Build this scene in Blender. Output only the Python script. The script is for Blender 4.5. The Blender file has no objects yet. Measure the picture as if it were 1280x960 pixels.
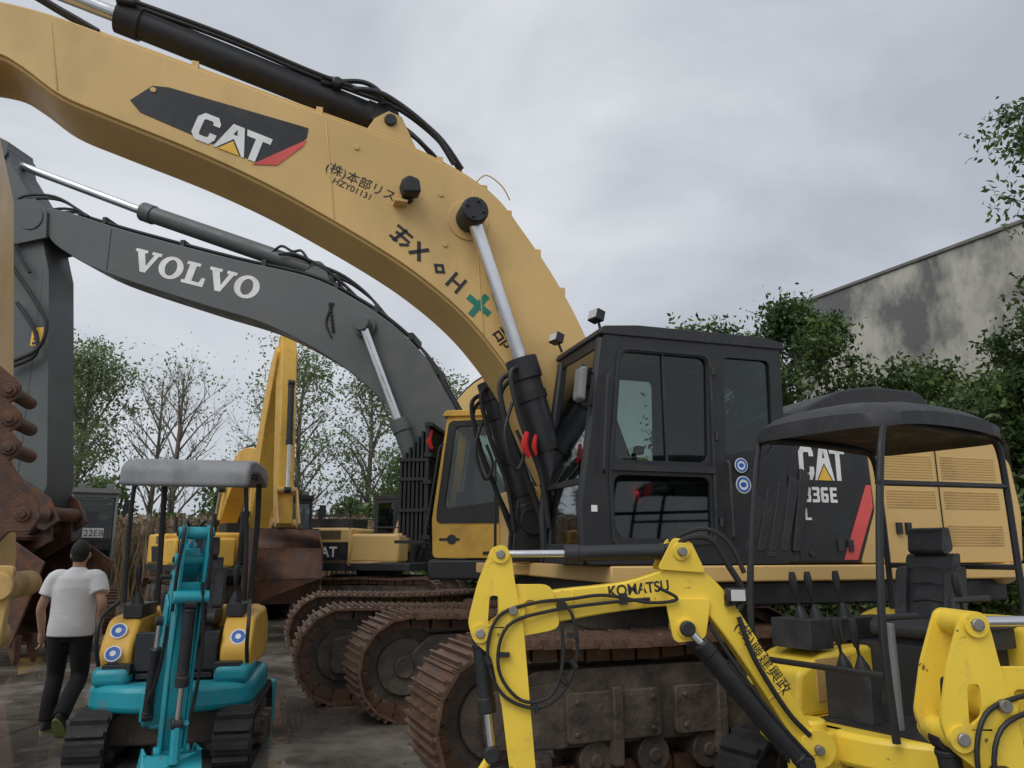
import bpy, bmesh, math, random
import numpy as np
from mathutils import Vector, Matrix
from mathutils.geometry import tessellate_polygon
random.seed(7); rng=np.random.default_rng(5)
SC=bpy.context.scene; COL=SC.collection
V=Vector
# ------------------------------------------------------------------ materials
def lin(h):
    return tuple(h)+(1,) if len(h)==3 else h
def M(name,col,rough=.5,metal=0,dirt=(.06,.045,.03),damt=.35,scale=3.0,bump=.05,bscale=40,spec=.5,streak=1.0,dlo=.5,dhi=.75,chips=0,chipcol=(.09,.045,.025)):
    m=bpy.data.materials.new(name); m.use_nodes=True; nt=m.node_tree; N=nt.nodes; L=nt.links
    b=N['Principled BSDF']; b.inputs['Metallic'].default_value=metal
    b.inputs['Specular IOR Level'].default_value=spec
    tc=N.new('ShaderNodeTexCoord'); mp=N.new('ShaderNodeMapping'); mp.inputs['Scale'].default_value=(1,1,streak)
    L.new(tc.outputs['Object'],mp.inputs[0])
    n1=N.new('ShaderNodeTexNoise'); n1.inputs['Scale'].default_value=scale; n1.inputs['Detail'].default_value=8; n1.inputs['Roughness'].default_value=.65
    L.new(mp.outputs[0],n1.inputs['Vector'])
    r=N.new('ShaderNodeMapRange'); r.inputs[1].default_value=dlo; r.inputs[2].default_value=dhi; r.inputs[4].default_value=damt
    L.new(n1.outputs['Fac'],r.inputs[0])
    n2=N.new('ShaderNodeTexNoise'); n2.inputs['Scale'].default_value=scale*.4; n2.inputs['Detail'].default_value=4
    L.new(tc.outputs['Object'],n2.inputs['Vector'])
    h=N.new('ShaderNodeHueSaturation'); h.inputs['Color'].default_value=lin(col)
    r2=N.new('ShaderNodeMapRange'); r2.inputs[1].default_value=.3; r2.inputs[2].default_value=.7; r2.inputs[3].default_value=.86; r2.inputs[4].default_value=1.1
    L.new(n2.outputs['Fac'],r2.inputs[0]); L.new(r2.outputs[0],h.inputs['Value'])
    mx=N.new('ShaderNodeMix'); mx.data_type='RGBA'; mx.inputs[7].default_value=lin(dirt)
    L.new(r.outputs[0],mx.inputs[0]); L.new(h.outputs[0],mx.inputs[6])
    out=mx.outputs[2]
    if chips:
        n4=N.new('ShaderNodeTexNoise'); n4.inputs['Scale'].default_value=14; n4.inputs['Detail'].default_value=10; n4.inputs['Roughness'].default_value=.7
        L.new(tc.outputs['Object'],n4.inputs['Vector'])
        r4=N.new('ShaderNodeMapRange'); r4.inputs[1].default_value=.69-chips*.05; r4.inputs[2].default_value=.72-chips*.05; r4.inputs[4].default_value=.85
        L.new(n4.outputs['Fac'],r4.inputs[0]); m4=N.new('ShaderNodeMix'); m4.data_type='RGBA'; m4.inputs[7].default_value=lin(chipcol)
        L.new(r4.outputs[0],m4.inputs[0]); L.new(out,m4.inputs[6]); out=m4.outputs[2]
    L.new(out,b.inputs['Base Color'])
    r3=N.new('ShaderNodeMapRange'); r3.inputs[3].default_value=rough; r3.inputs[4].default_value=min(1,rough+.35); r3.inputs[1].default_value=.35; r3.inputs[2].default_value=.75
    L.new(n1.outputs['Fac'],r3.inputs[0]); L.new(r3.outputs[0],b.inputs['Roughness'])
    if bump:
        n3=N.new('ShaderNodeTexNoise'); n3.inputs['Scale'].default_value=bscale; n3.inputs['Detail'].default_value=5
        L.new(tc.outputs['Object'],n3.inputs['Vector'])
        bp=N.new('ShaderNodeBump'); bp.inputs['Strength'].default_value=bump; bp.inputs['Distance'].default_value=.02
        L.new(n3.outputs['Fac'],bp.inputs['Height']); L.new(bp.outputs[0],b.inputs['Normal'])
    return m
CATY=M('cat_yellow_paint',(.67,.445,.165),.34,dirt=(.42,.28,.13),damt=.5,scale=1.6,bump=.03,streak=.45,dlo=.53,dhi=.75,chips=.5)
CATD=M('cat_yellow_lower',(.55,.35,.12),.5,dirt=(.12,.075,.04),damt=.8,scale=3,bump=.1,chips=.8)
VOLG=M('boom_grey_paint',(.088,.098,.10),.34,dirt=(.17,.16,.13),damt=.4,scale=2.5,bump=.05,chips=.45,chipcol=(.2,.17,.13))
VOLY=M('volvo_yellow_paint',(.74,.44,.07),.42,dirt=(.2,.13,.06),damt=.45,chips=.6)
KOMY=M('bright_yellow_paint',(.86,.61,.06),.28,dirt=(.42,.29,.08),damt=.55,scale=5,bump=.03,dlo=.56,dhi=.7,chips=1.1)
TEAL=M('teal_paint',(.015,.30,.37),.3,dirt=(.16,.15,.12),damt=.5,scale=6,bump=.04,dlo=.56,dhi=.72,chips=1.2,chipcol=(.12,.08,.06))
BLK=M('black_paint',(.018,.019,.022),.38,dirt=(.07,.065,.06),damt=.35,scale=4,bump=.04)
BLKM=M('black_matte_plastic',(.026,.027,.030),.5,dirt=(.10,.10,.10),damt=.45,scale=5,bump=.1,bscale=120)
RUB=M('rubber',(.016,.016,.017),.6,dirt=(.08,.065,.05),damt=.6,scale=6,bump=.15)
HOSE=M('hose_rubber',(.014,.014,.015),.42,damt=.2,bump=0)
RUST=M('rusty_track_steel',(.13,.08,.058),.36,.35,dirt=(.22,.115,.065),damt=.8,scale=7,bump=.3,bscale=60,dlo=.42,dhi=.65,chips=1.3,chipcol=(.33,.28,.24))
MUD=M('muddy_frame',(.06,.048,.04),.5,dirt=(.15,.115,.085),damt=.85,scale=4,bump=.5,bscale=25,dlo=.42,dhi=.66)
RSTB=M('rusty_bucket_steel',(.075,.042,.034),.5,.3,dirt=(.20,.085,.035),damt=.8,scale=4,bump=.3,bscale=50,dlo=.45,dhi=.65,chips=1)
CHR=M('chrome_rod',(.66,.67,.69),.12,1,damt=.1,bump=0)
STL=M('worn_steel',(.33,.31,.29),.4,.8,damt=.5,scale=12)
WHT=M('white_decal',(.80,.80,.79),.45,dirt=(.45,.43,.4),damt=.35,scale=12,bump=0)
BDEC=M('black_decal',(.016,.017,.02),.35,dirt=(.09,.09,.09),damt=.4,scale=9,bump=0)
RED=M('red_decal',(.72,.10,.09),.4,damt=.15,bump=0)
YDEC=M('yellow_decal',(.85,.50,.06),.4,damt=.1,bump=0)
BDC=M('blue_decal',(.02,.12,.45),.4,damt=.1,bump=0)
GRN=M('green_decal',(.02,.22,.16),.5,damt=.2,bump=0)
SEAT=M('seat_vinyl',(.035,.037,.04),.42,dirt=(.12,.12,.12),damt=.5,scale=8,bump=.15)
GREY=M('grey_plastic',(.22,.225,.23),.6,dirt=(.1,.09,.08),damt=.5,bump=.05)
CANG=M('grey_canopy',(.24,.245,.25),.6,dirt=(.09,.085,.075),damt=.6,scale=3,bump=.05)
REDC=M('red_cloth',(.6,.02,.02),.8,damt=.2)
LAMP=M('lamp_lens',(.6,.61,.6),.15,damt=.2,bump=0)
def glass(name,tint,refl=.05,mxr=.7):
    m=bpy.data.materials.new(name); m.use_nodes=True; N=m.node_tree.nodes; L=m.node_tree.links; N.clear()
    o=N.new('ShaderNodeOutputMaterial'); mx=N.new('ShaderNodeMixShader'); t=N.new('ShaderNodeBsdfTransparent'); g=N.new('ShaderNodeBsdfGlossy')
    t.inputs[0].default_value=tint+(1,); g.inputs['Roughness'].default_value=.03; g.inputs[0].default_value=(.95,.97,1,1)
    lw=N.new('ShaderNodeLayerWeight'); lw.inputs[0].default_value=.3
    mr=N.new('ShaderNodeMapRange'); mr.inputs[3].default_value=refl; mr.inputs[4].default_value=mxr
    L.new(lw.outputs['Fresnel'],mr.inputs[0]); L.new(mr.outputs[0],mx.inputs[0])
    L.new(t.outputs[0],mx.inputs[1]); L.new(g.outputs[0],mx.inputs[2]); L.new(mx.outputs[0],o.inputs[0]); return m
GLS=glass('window_glass',(.62,.68,.65),.02,.6); GLF=glass('windscreen_glass',(.42,.46,.46),.22)
# ------------------------------------------------------------------ geometry
def frame(d,up=V((0,0,1))):
    d=d.normalized(); a=d.cross(up)
    if a.length<1e-3: a=d.cross(V((0,1,0)))
    a.normalize(); return a,a.cross(d).normalized()
def crom(pts,res):
    P=[V(p) for p in pts]; out=[]
    for i in range(len(P)-1):
        p0=P[max(i-1,0)];p1=P[i];p2=P[i+1];p3=P[min(i+2,len(P)-1)]
        for k in range(res):
            t=k/res; out.append(.5*((2*p1)+(p2-p0)*t+(2*p0-5*p1+4*p2-p3)*t*t+(3*p1-p0-3*p2+p3)*t**3))
    out.append(P[-1]); return out
def crom2(pts,res=5):
    return [(q.x,q.y) for q in crom([(a,b,0) for a,b in pts],res)]
def rnd(pts,r,n=4):
    out=[];k=len(pts)
    for i in range(k):
        p=V(pts[i]).to_2d();a=V(pts[i-1]).to_2d();b=V(pts[(i+1)%k]).to_2d()
        da=(a-p);db=(b-p);rr=min(r,da.length*.45,db.length*.45);s=p+da.normalized()*rr;e=p+db.normalized()*rr
        for j in range(n+1):
            t=j/n;q=s*(1-t)**2+p*2*t*(1-t)+e*t*t;out.append((q.x,q.y))
    return out
class Buf:
    def __init__(s,T=None): s.v=[];s.f=[];s.T=T
    def add(s,vs,fs,T=None):
        o=len(s.v)
        for q in vs:
            q=V(q)
            if T: q=T@q
            if s.T: q=s.T@q
            s.v.append(q)
        s.f+= [tuple(i+o for i in f) for f in fs]
    def box(s,x0,x1,y0,y1,z0,z1,T=None):
        s.add([(x,y,z) for x in(x0,x1) for y in(y0,y1) for z in(z0,z1)],[(0,1,3,2),(4,6,7,5),(0,4,5,1),(2,3,7,6),(0,2,6,4),(1,5,7,3)],T)
    def prism(s,pts,a,b,ax='y',holes=(),T=None):
        loops=[list(pts)]+[list(h) for h in holes]
        mp={'y':lambda p,h:(p[0],h,p[1]),'z':lambda p,h:(p[0],p[1],h),'x':lambda p,h:(h,p[0],p[1])}[ax]
        flat=[p for l in loops for p in l];n=len(flat)
        vs=[mp(p,a) for p in flat]+[mp(p,b) for p in flat]
        if holes:
            tr=tessellate_polygon([[V((p[0],p[1],0)) for p in l] for l in loops])
            fs=[tuple(t) for t in tr]+[tuple(i+n for i in reversed(t)) for t in tr]
        else: fs=[tuple(range(n)),tuple(range(2*n-1,n-1,-1))]
        o=0
        for l in loops:
            k=len(l)
            for i in range(k):
                j=(i+1)%k;fs.append((o+i,o+j,o+j+n,o+i+n))
            o+=k
        s.add(vs,fs,T)
    def tube(s,pts,r,n=8,res=0,radii=None,flat=1):
        P=[V(p) for p in pts];R=list(radii) if radii else [r]*len(P)
        if res:
            k=len(P);P=crom(P,res);R2=[]
            for i in range(k-1):
                for j in range(res): R2.append(R[i]+(R[i+1]-R[i])*j/res)
            R=R2+[R[-1]]
        vs=[];a=None
        for i,p in enumerate(P):
            d=(P[min(i+1,len(P)-1)]-P[max(i-1,0)]).normalized()
            if a is None: a,b=frame(d)
            else:
                a=(a-d*a.dot(d))
                if a.length<1e-4: a,_=frame(d)
                a.normalize();b=a.cross(d)
            for k in range(n):
                t=2*math.pi*(k+.5)/n;vs.append(p+(a*math.cos(t)+b*math.sin(t)*flat)*R[i])
        fs=[tuple(range(n))[::-1],tuple(range(len(vs)-n,len(vs)))]
        for i in range(len(P)-1):
            for k in range(n):
                k2=(k+1)%n;fs.append((i*n+k,i*n+k2,(i+1)*n+k2,(i+1)*n+k))
        s.add(vs,fs)
    def cyl(s,p0,p1,r,r1=None,n=20): s.tube([p0,p1],r,n,radii=[r,r if r1 is None else r1])
    def ell(s,c,rx,ry,rz,n=12,T=None):
        vs=[];m=n//2
        for i in range(m+1):
            ph=math.pi*i/m
            for k in range(n):
                t=2*math.pi*k/n;vs.append((c[0]+rx*math.sin(ph)*math.cos(t),c[1]+ry*math.sin(ph)*math.sin(t),c[2]+rz*math.cos(ph)))
        fs=[(i*n+k,i*n+(k+1)%n,(i+1)*n+(k+1)%n,(i+1)*n+k) for i in range(m) for k in range(n)]
        s.add(vs,fs,T)
    def loft(s,rings,n=20,T=None,pw=1.0):
        vs=[]
        for c,rx,ry in rings:
            for k in range(n):
                t=2*math.pi*k/n;cx=math.cos(t);sy=math.sin(t)
                vs.append((c[0]+rx*math.copysign(abs(cx)**pw,cx),c[1]+ry*math.copysign(abs(sy)**pw,sy),c[2]))
        fs=[tuple(range(n)),tuple(range(len(vs)-1,len(vs)-n-1,-1))]
        fs+=[(i*n+k,i*n+(k+1)%n,(i+1)*n+(k+1)%n,(i+1)*n+k) for i in range(len(rings)-1) for k in range(n)]
        s.add(vs,fs,T)
    def done(s,name,mat,parent=None,bevel=0,seg=2,ang=35,remesh=0,smooth=0):
        me=bpy.data.meshes.new(name);me.from_pydata(s.v,[],s.f)
        bm=bmesh.new();bm.from_mesh(me);bmesh.ops.remove_doubles(bm,verts=bm.verts,dist=1e-5)
        bmesh.ops.recalc_face_normals(bm,faces=bm.faces)
        for f in bm.faces:f.smooth=True
        for e in bm.edges:
            if len(e.link_faces)==2 and e.calc_face_angle(0)>math.radians(ang): e.smooth=False
        bm.to_mesh(me);bm.free();me.materials.append(mat)
        o=bpy.data.objects.new(name,me);COL.objects.link(o)
        if parent:o.parent=parent
        if bevel:
            m=o.modifiers.new('bevel','BEVEL');m.width=bevel;m.segments=seg;m.limit_method='ANGLE';m.angle_limit=math.radians(40);m.harden_normals=False
        if remesh:
            m=o.modifiers.new('remesh','REMESH');m.mode='VOXEL';m.voxel_size=remesh;m.use_smooth_shade=True
            if smooth:
                m=o.modifiers.new('sm','SMOOTH');m.iterations=smooth;m.factor=.5
        return o
def root(name,loc,fwd=(1,0),parent=None,z=0):
    e=bpy.data.objects.new(name,None);COL.objects.link(e);e.empty_display_size=.3
    e.location=(loc[0],loc[1],z);e.rotation_euler=(0,0,math.atan2(fwd[1],fwd[0]))
    if parent:e.parent=parent
    return e
def rel(parent,loc,fwd,name,z=0):
    a0=parent.rotation_euler[2];d=V((loc[0],loc[1],0))-parent.location
    e=bpy.data.objects.new(name,None);COL.objects.link(e);e.parent=parent
    e.location=Matrix.Rotation(-a0,3,'Z')@d;e.location.z=z
    e.rotation_euler=(0,0,math.atan2(fwd[1],fwd[0])-a0);return e
def text(name,body,parent,o,ex,size,mat,y,bold=.02,sx=1):
    c=bpy.data.curves.new(name,'FONT');c.body=body;c.size=size;c.offset=bold*size;c.extrude=.002;c.materials.append(mat)
    t=bpy.data.objects.new(name,c);COL.objects.link(t);t.parent=parent
    ex=V((ex[0],0,ex[1])).normalized();ez=V((0,1,0));ey=ez.cross(ex)
    m=Matrix((ex*sx,ey,ez)).transposed().to_4x4();m.translation=V((o[0],y,o[1]));t.matrix_local=m;return t
def glyphs(name,parent,polys,o,ex,h,w,mat,y,th=.004):
    ex=V((ex[0],ex[1])).normalized();ey=V((ex.y,-ex.x))
    B=Buf()
    for pl,hs in polys:
        f=lambda p:(o[0]+ex.x*p[0]*w+ey.x*p[1]*h,o[1]+ex.y*p[0]*w+ey.y*p[1]*h)
        B.prism([f(p) for p in pl],y,y+th,holes=[[f(p) for p in q] for q in hs])
    return B.done(name,mat,parent)
gC=[(.85,.68),(.85,.8),(.7,1),(.2,1),(0,.8),(0,.2),(.2,0),(.7,0),(.85,.2),(.85,.38),(.6,.38),(.6,.25),(.55,.2),(.3,.2),(.25,.25),(.25,.75),(.3,.8),(.55,.8),(.6,.75),(.6,.68)]
gA=[(.88,0),(1.24,1),(1.66,1),(2.02,0),(1.92,0),(1.45,.5),(.98,0)]
gT=[(1.76,1),(2.72,1),(2.72,.78),(2.43,.78),(2.43,0),(2.17,0),(2.17,.78),(1.84,.78)]
TRI=[(1.06,0),(1.45,.42),(1.84,0)]
def catlogo(parent,o,ex,h,w,y):
    glyphs('logo_letters',parent,[(gC,[]),(gA,[[(1.37,.64),(1.53,.64),(1.45,.86)]]),(gT,[])],o,ex,h,w,WHT,y)
    glyphs('logo_triangle',parent,[(TRI,[])],o,ex,h,w,YDEC,y)
def off(l,dx): return [(a+dx,b) for a,b in l]
def ellp(cx,cy,rx,ry,n=20): return [(cx+rx*math.cos(2*math.pi*i/n),cy+ry*math.sin(2*math.pi*i/n)) for i in range(n)]
gV=[(0,1),(.5,1),(.5,.86),(.4,.86),(.62,.3),(.8,.86),(.7,.86),(.7,1),(1.1,1),(1.1,.86),(1.0,.86),(.68,0),(.46,0),(.1,.86),(0,.86)]
gL=[(0,0),(0,.14),(.12,.14),(.12,.86),(0,.86),(0,1),(.55,1),(.55,.86),(.4,.86),(.4,.16),(.7,.16),(.76,.4),(.9,.4),(.9,0)]
VOLVO=[(gV,[]),(ellp(1.62,.5,.5,.52),[ellp(1.62,.5,.24,.37)]),(off(gL,2.18),[]),(off(gV,3.12),[]),(ellp(4.74,.5,.5,.52),[ellp(4.74,.5,.24,.37)])]
g3=[(0,1),(.62,1),(.7,.9),(.7,.6),(.63,.52),(.7,.44),(.7,.1),(.62,0),(0,0),(0,.2),(.46,.2),(.46,.42),(.12,.42),(.12,.6),(.46,.6),(.46,.8),(0,.8)]
g6=[(.1,0),(0,.12),(0,.88),(.1,1),(.68,1),(.68,.8),(.24,.8),(.24,.6),(.6,.6),(.7,.5),(.7,.1),(.6,0)]
gE=[(0,0),(0,1),(.66,1),(.66,.8),(.24,.8),(.24,.6),(.6,.6),(.6,.4),(.24,.4),(.24,.2),(.66,.2),(.66,0)]
M336=[(g3,[]),(off(g3,.85),[]),(off(g6,1.7),[[(1.94,.2),(2.16,.2),(2.16,.4),(1.94,.4)]]),(off(gE,2.6),[])]
def badge(par,x,y,z,r,ring=BDC):
    B=Buf();B.cyl((x,y,z),(x,y+.003,z),r,n=28);B.done('sticker_disc',WHT,par)
    B=Buf();B.prism(ellp(x,z,r*.88,r*.88,24),y+.003,y+.005,holes=[ellp(x,z,r*.62,r*.62,24)]);B.prism(ellp(x,z,r*.4,r*.3,14),y+.003,y+.005);B.done('sticker_print',ring,par)
# ------------------------------------------------------------------ tracks
def track(par,yc,L,H,W,nshoe,rubber=False,side=1,x0=0,pref='track'):
    R=H/2;st=L-H;per=2*st+2*math.pi*R;B=Buf()
    def pos(s):
        s%=per
        if s<st:return V((x0-st/2+s,0,H)),0
        s-=st
        if s<math.pi*R:
            a=s/R;return V((x0+st/2+R*math.sin(a),0,R+R*math.cos(a))),a
        s-=math.pi*R
        if s<st:return V((x0+st/2-s,0,0)),math.pi
        s-=st;a=s/R+math.pi;return V((x0-st/2+R*math.sin(a),0,R+R*math.cos(a))),a
    pitch=per/nshoe;t=.03 if not rubber else .035
    for i in range(nshoe):
        p,a=pos(i*pitch+.01)
        sag=0
        if a==0 and not rubber: sag=-.025*math.sin(math.pi*(p.x-x0+st/2)/st*2)**2
        T=Matrix.Translation(V((p.x,yc,p.z+sag)))@Matrix.Rotation(a+(random.uniform(-.02,.02) if not rubber else 0),4,'Y')
        hp=pitch*.485 if not rubber else pitch*.52
        B.box(-hp,hp,-W/2,W/2,-t,-.004,T)
        if rubber: B.prism([(-hp*.5,-.004),(-hp*.3,.03),(hp*.3,.03),(hp*.5,-.004)],-W/2+.01,W/2-.01,T=T)
        else:
            for q in(-.8,-.05,.72):
                g=.032 if q>-.5 else .026
                B.prism([(hp*q-.014,-.004),(hp*q-.008,g-.0),(hp*q+.008,g),(hp*q+.014,-.004)],-W/2+.004,W/2-.004,T=T)
            B.box(-hp*.9,hp*.9,-.13,-.07,-.14,-t,T);B.box(-hp*.9,hp*.9,.07,.13,-.14,-t,T)
    B.done(pref+'_shoes',RUB if rubber else RUST,par)
    F=Buf();w=W*.30
    F.prism(rnd([(x0-st/2+.1,R*.55),(x0+st/2-.1,R*.55),(x0+st/2-.05,R*1.25),(x0+st/2-.5*R,R*1.6),(x0-st/2+.5*R,R*1.6),(x0-st/2+.05,R*1.2)],.06),yc-w,yc+w)
    s=side
    y0=yc+s*w;y1=yc+s*(w+.06)
    nb=4 if not rubber else 2
    for i in range(nb):
        a=x0-st/2+.35+(st-.7)*i/nb;b=a+(st-.7)/nb*(.86 if i!=1 else .7)
        F.prism(rnd([(a,R*.62),(b,R*.62),(b,R*1.3),(a,R*1.3)],.04),min(y0,y1),max(y0,y1))
        F.box((a+b)/2-.04,(a+b)/2+.04,min(y0,y1+s*.05),max(y0,y1+s*.05),R*.3,R*1.36)
        for q in(.1,.9):
            for zz in(.75,1.18):F.cyl((a+(b-a)*q,y1,R*zz),(a+(b-a)*q,y1+s*.02,R*zz),.022,n=6)
    n=9 if not rubber else 4
    for i in range(n):
        x=x0-st/2+.25+(st-.5)*i/(n-1)
        F.cyl((x,yc-W*.33,R*.36),(x,yc+W*.33,R*.36),R*.27,n=16)
        F.cyl((x,yc-W*.36,R*.36),(x,yc+W*.36,R*.36),R*.1,n=10)
    F.cyl((x0,yc-.1,H-.17 if not rubber else H-.06),(x0,yc+.1,H-.17 if not rubber else H-.06),.07 if not rubber else .03,n=12)
    xi=x0+st/2;F.cyl((xi,yc-W*.17,R),(xi,yc+W*.17,R),R*.80,n=32);F.cyl((xi,yc-W*.25,R),(xi,yc+W*.25,R),R*.55,n=28);F.cyl((xi,yc-W*.3,R),(xi,yc+W*.3,R),R*.22,n=20)
    if not rubber: F.prism(rnd([(xi-R*1.1,R*.55),(xi+R*.25,R*.62),(xi+R*.25,R*1.38),(xi-R*1.1,R*1.45)],.1),min(yc+s*W*.26,yc+s*W*.34),max(yc+s*W*.26,yc+s*W*.34))
    xs=x0-st/2;pts=[]
    for k in range(44):
        r=R*(.74 if k%4<2 else .62) *1.08;pts.append((xs+r*math.cos(k*math.pi/22),R+r*math.sin(k*math.pi/22)))
    F.prism(pts,yc-.04,yc+.04);F.cyl((xs,yc-W*.34,R),(xs,yc+W*.34,R),R*.5,n=24)
    for k in range(12):
        a=k*math.pi/6;F.cyl((xs+R*.38*math.cos(a),yc-W*.37,R+R*.38*math.sin(a)),(xs+R*.38*math.cos(a),yc+W*.37,R+R*.38*math.sin(a)),.02,n=6)
    F.done(pref+'_frame',MUD,par,bevel=.012)
def undercar(par,L=5.4,H=1.08,W=.7,G=2.6,n=54,x0=.3):
    track(par,G/2,L,H,W,n,side=1,x0=x0,pref='left_track');track(par,-G/2,L,H,W,n,side=-1,x0=x0,pref='right_track')
    B=Buf();B.prism([(-.9,.5),(1.2,.5),(.8,.92),(-.7,.92)],-G/2,G/2);B.cyl((0,0,.9),(0,0,1.22),.85,n=40)
    B.done('carbody',MUD,par,bevel=.02)
def cylinder(par,p0,p1,p2,rb,rr,name='cylinder',mb=None,eye=True):
    p0,p1,p2=V(p0),V(p1),V(p2);d=(p2-p0).normalized()
    B=Buf();B.cyl(p1,p2,rb,n=24);B.cyl(p1-d*.02,p1+d*rb*1.4,rb*1.14,n=24);B.cyl(p2-d*rb*.6,p2,rb*1.1,n=24)
    if eye:
        w=rb*1.0
        B.cyl(p2+d*rb*.8+V((0,-w,0)),p2+d*rb*.8+V((0,w,0)),rb*1.05,n=20)
    B.done(name+'_barrel',mb or BLK,par,bevel=.006)
    B=Buf();B.cyl(p0,p1,rr,n=20);B.done(name+'_rod',CHR,par)
    if eye:
        B=Buf();B.cyl(p0+V((0,-rb*.9,0)),p0+V((0,rb*.9,0)),rb*1.0,n=24);B.done(name+'_rod_eye',mb or BLK,par,bevel=.008)
def bolts(B,pts,y,r=.03,h=.02):
    for x,z in pts:B.cyl((x,y,z),(x,y+h,z),r,n=6)
def bucket(par,pts,w,mat,name='bucket',teeth=None,th=.04):
    B=Buf()
    B.prism(pts,-w/2,-w/2+th);B.prism(pts,w/2-th,w/2)
    sh=teeth['shell']
    for i in range(len(sh)-1):
        a=V((sh[i][0],0,sh[i][1]));b=V((sh[i+1][0],0,sh[i+1][1]));d=(b-a).normalized();nn=V((-d.z,0,d.x))*th
        B.add([a+V((0,-w/2,0)),a+V((0,w/2,0)),b+V((0,w/2,0)),b+V((0,-w/2,0)),a+nn+V((0,-w/2,0)),a+nn+V((0,w/2,0)),b+nn+V((0,w/2,0)),b+nn+V((0,-w/2,0))],[(0,1,2,3),(4,5,6,7),(0,1,5,4),(2,3,7,6),(1,2,6,5),(0,3,7,4)])
    p=V((sh[0][0],0,sh[0][1]));d=V((teeth['dir'][0],0,teeth['dir'][1])).normalized();q=V((-d.z,0,d.x))
    k5=teeth.get('n',5)
    for i in range(k5):
        y=-w/2+.08+(w-.16)*i/(k5-1);l=teeth.get('len',.22);sc=l/.22
        vs=[]
        for k,(t,hw,ht) in enumerate([(-.12*sc,.06*sc,.05*sc),(l*.3,.055*sc,.045*sc),(l,.03*sc,.012)]):
            for sy,sq in((-1,-1),(1,-1),(1,1),(-1,1)):vs.append(p+d*t+V((0,y+sy*hw,0))+q*sq*ht)
        B.add(vs,[(0,1,2,3),(8,9,10,11)]+[(r*4+k,r*4+(k+1)%4,r*4+4+(k+1)%4,r*4+4+k) for r in(0,1) for k in range(4)])
    B.done(name,mat,par,bevel=.01)
def seat(par,x,y,z,s=1,k=1):
    T=Matrix.Translation((x,y,z))@Matrix.Scale(k,4)
    B=Buf(T)
    B.prism(rnd([(-.24,0),(.26,0),(.28,.09),(.2,.14),(-.22,.12)],.05),-.24*s,.24*s)
    B.prism(rnd([(-.22,.1),(-.12,.1),(-.22,.60),(-.33,.62)],.04),-.19*s,.19*s)
    B.prism(rnd([(-.23,.14),(-.06,.12),(-.14,.5),(-.3,.52)],.05),.15*s,.24*s);B.prism(rnd([(-.23,.14),(-.06,.12),(-.14,.5),(-.3,.52)],.05),-.24*s,-.15*s)
    B.prism(rnd([(-.22,.60),(-.17,.63),(-.20,.80),(-.30,.82),(-.33,.64)],.04),-.14*s,.14*s)
    for q in(-.05,.05):B.tube([(-.26,q,.55),(-.26,q,.66)],.01)
    B.done('seat',SEAT,par,bevel=.035,seg=3)
    B=Buf()
    for q in(.25,.38,.5):B.tube([(x-.14*k,y-.12*k,z+q*k),(x-.15*k,y,z+(q+.012)*k),(x-.14*k,y+.12*k,z+q*k)],.006,n=5)
    B.box(x-.2*k,x+.2*k,y-.2*k,y+.2*k,z-.2,z+.005);B.done('seat_base',BLKM,par,bevel=.003)
def lever(B,x,y,z,h=.22,tilt=.05):
    B.tube([(x,y,z),(x+tilt,y,z+h)],.01);B.tube([(x,y,z),(x+.003,y,z+.02),(x+.008,y,z+.04),(x+.014,y,z+.07),(x+.02,y,z+.10)],.05,n=14,radii=[.055,.045,.042,.026,.014])
    B.tube([(x+tilt*.8,y,z+h*.75),(x+tilt,y,z+h),(x+tilt*1.25,y,z+h+.07),(x+tilt*1.3,y,z+h+.11)],.022,n=10,radii=[.016,.024,.026,.018])

# ================================================================== LARGE YELLOW EXCAVATOR
O=(1.46,7.77)
E=root('large_excavator',O,(-.954,-.301))
uc=rel(E,O,(-.93,-.37),'undercarriage');undercar(uc,H=.98,L=5.2,x0=.15)
top=crom2([(.35,2.2),(.62,2.95),(.89,3.64),(1.16,4.14),(1.48,4.59),(1.81,4.97),(2.29,5.23),(2.91,5.43),(3.93,5.66),(5.20,5.95),(5.8,6.08),(6.3,6.11),(6.72,6.05)],5)
tip=[(6.88,5.95),(6.92,5.8),(6.85,5.64),(6.7,5.56)]
bot=crom2([(6.5,5.58),(6.1,5.58),(5.88,5.48),(5.59,5.29),(5.19,5.16),(4.48,4.95),(3.93,4.75),(3.44,4.53),(2.94,4.28),(2.56,4.06),(2.18,3.78),(1.88,3.48),(1.57,3.06),(1.26,2.42),(.95,1.9),(.6,1.8),(.4,1.95)],5)
B=Buf();B.prism(top+tip+bot,-.33,.33);B.done('boom',CATY,E,bevel=.012)
B=Buf()
ins=lambda P,d:[(x,z+d) for x,z in P]
for a,b in((.33,.36),(-.36,-.33)):
    B.prism(ins(top,-.03)+[(6.86,5.93),(6.9,5.8),(6.83,5.66),(6.7,5.59)]+ins(bot,.03),a,b)
B.done('boom_side_plates',CATY,E,bevel=.006)
B=Buf()
for x,z0,z1 in((5.62,5.36,5.98),(3.32,4.52,5.47),(1.92,3.56,4.98)):
    B.tube([(x,.362,z0),(x+.12,.362,z1)],.007,n=6)
B.cyl((2.08,-.37,4.67),(2.08,.375,4.67),.2,n=32);B.cyl((6.66,-.40,5.8),(6.66,.40,5.8),.17,n=28)
B.prism([(2.5,5.28),(2.72,5.74),(2.85,5.78),(2.98,5.68),(3.1,5.46)],-.2,-.14);B.prism([(2.5,5.28),(2.72,5.74),(2.85,5.78),(2.98,5.68),(3.1,5.46)],.14,.2)
for x,z in((4.9,5.5),(3.15,5.25),(2.35,4.9),(2.3,4.4)):B.cyl((x,.35,z),(x,.372,z),.025,n=12)
B.done('boom_bosses',CATY,E,bevel=.01)
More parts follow.
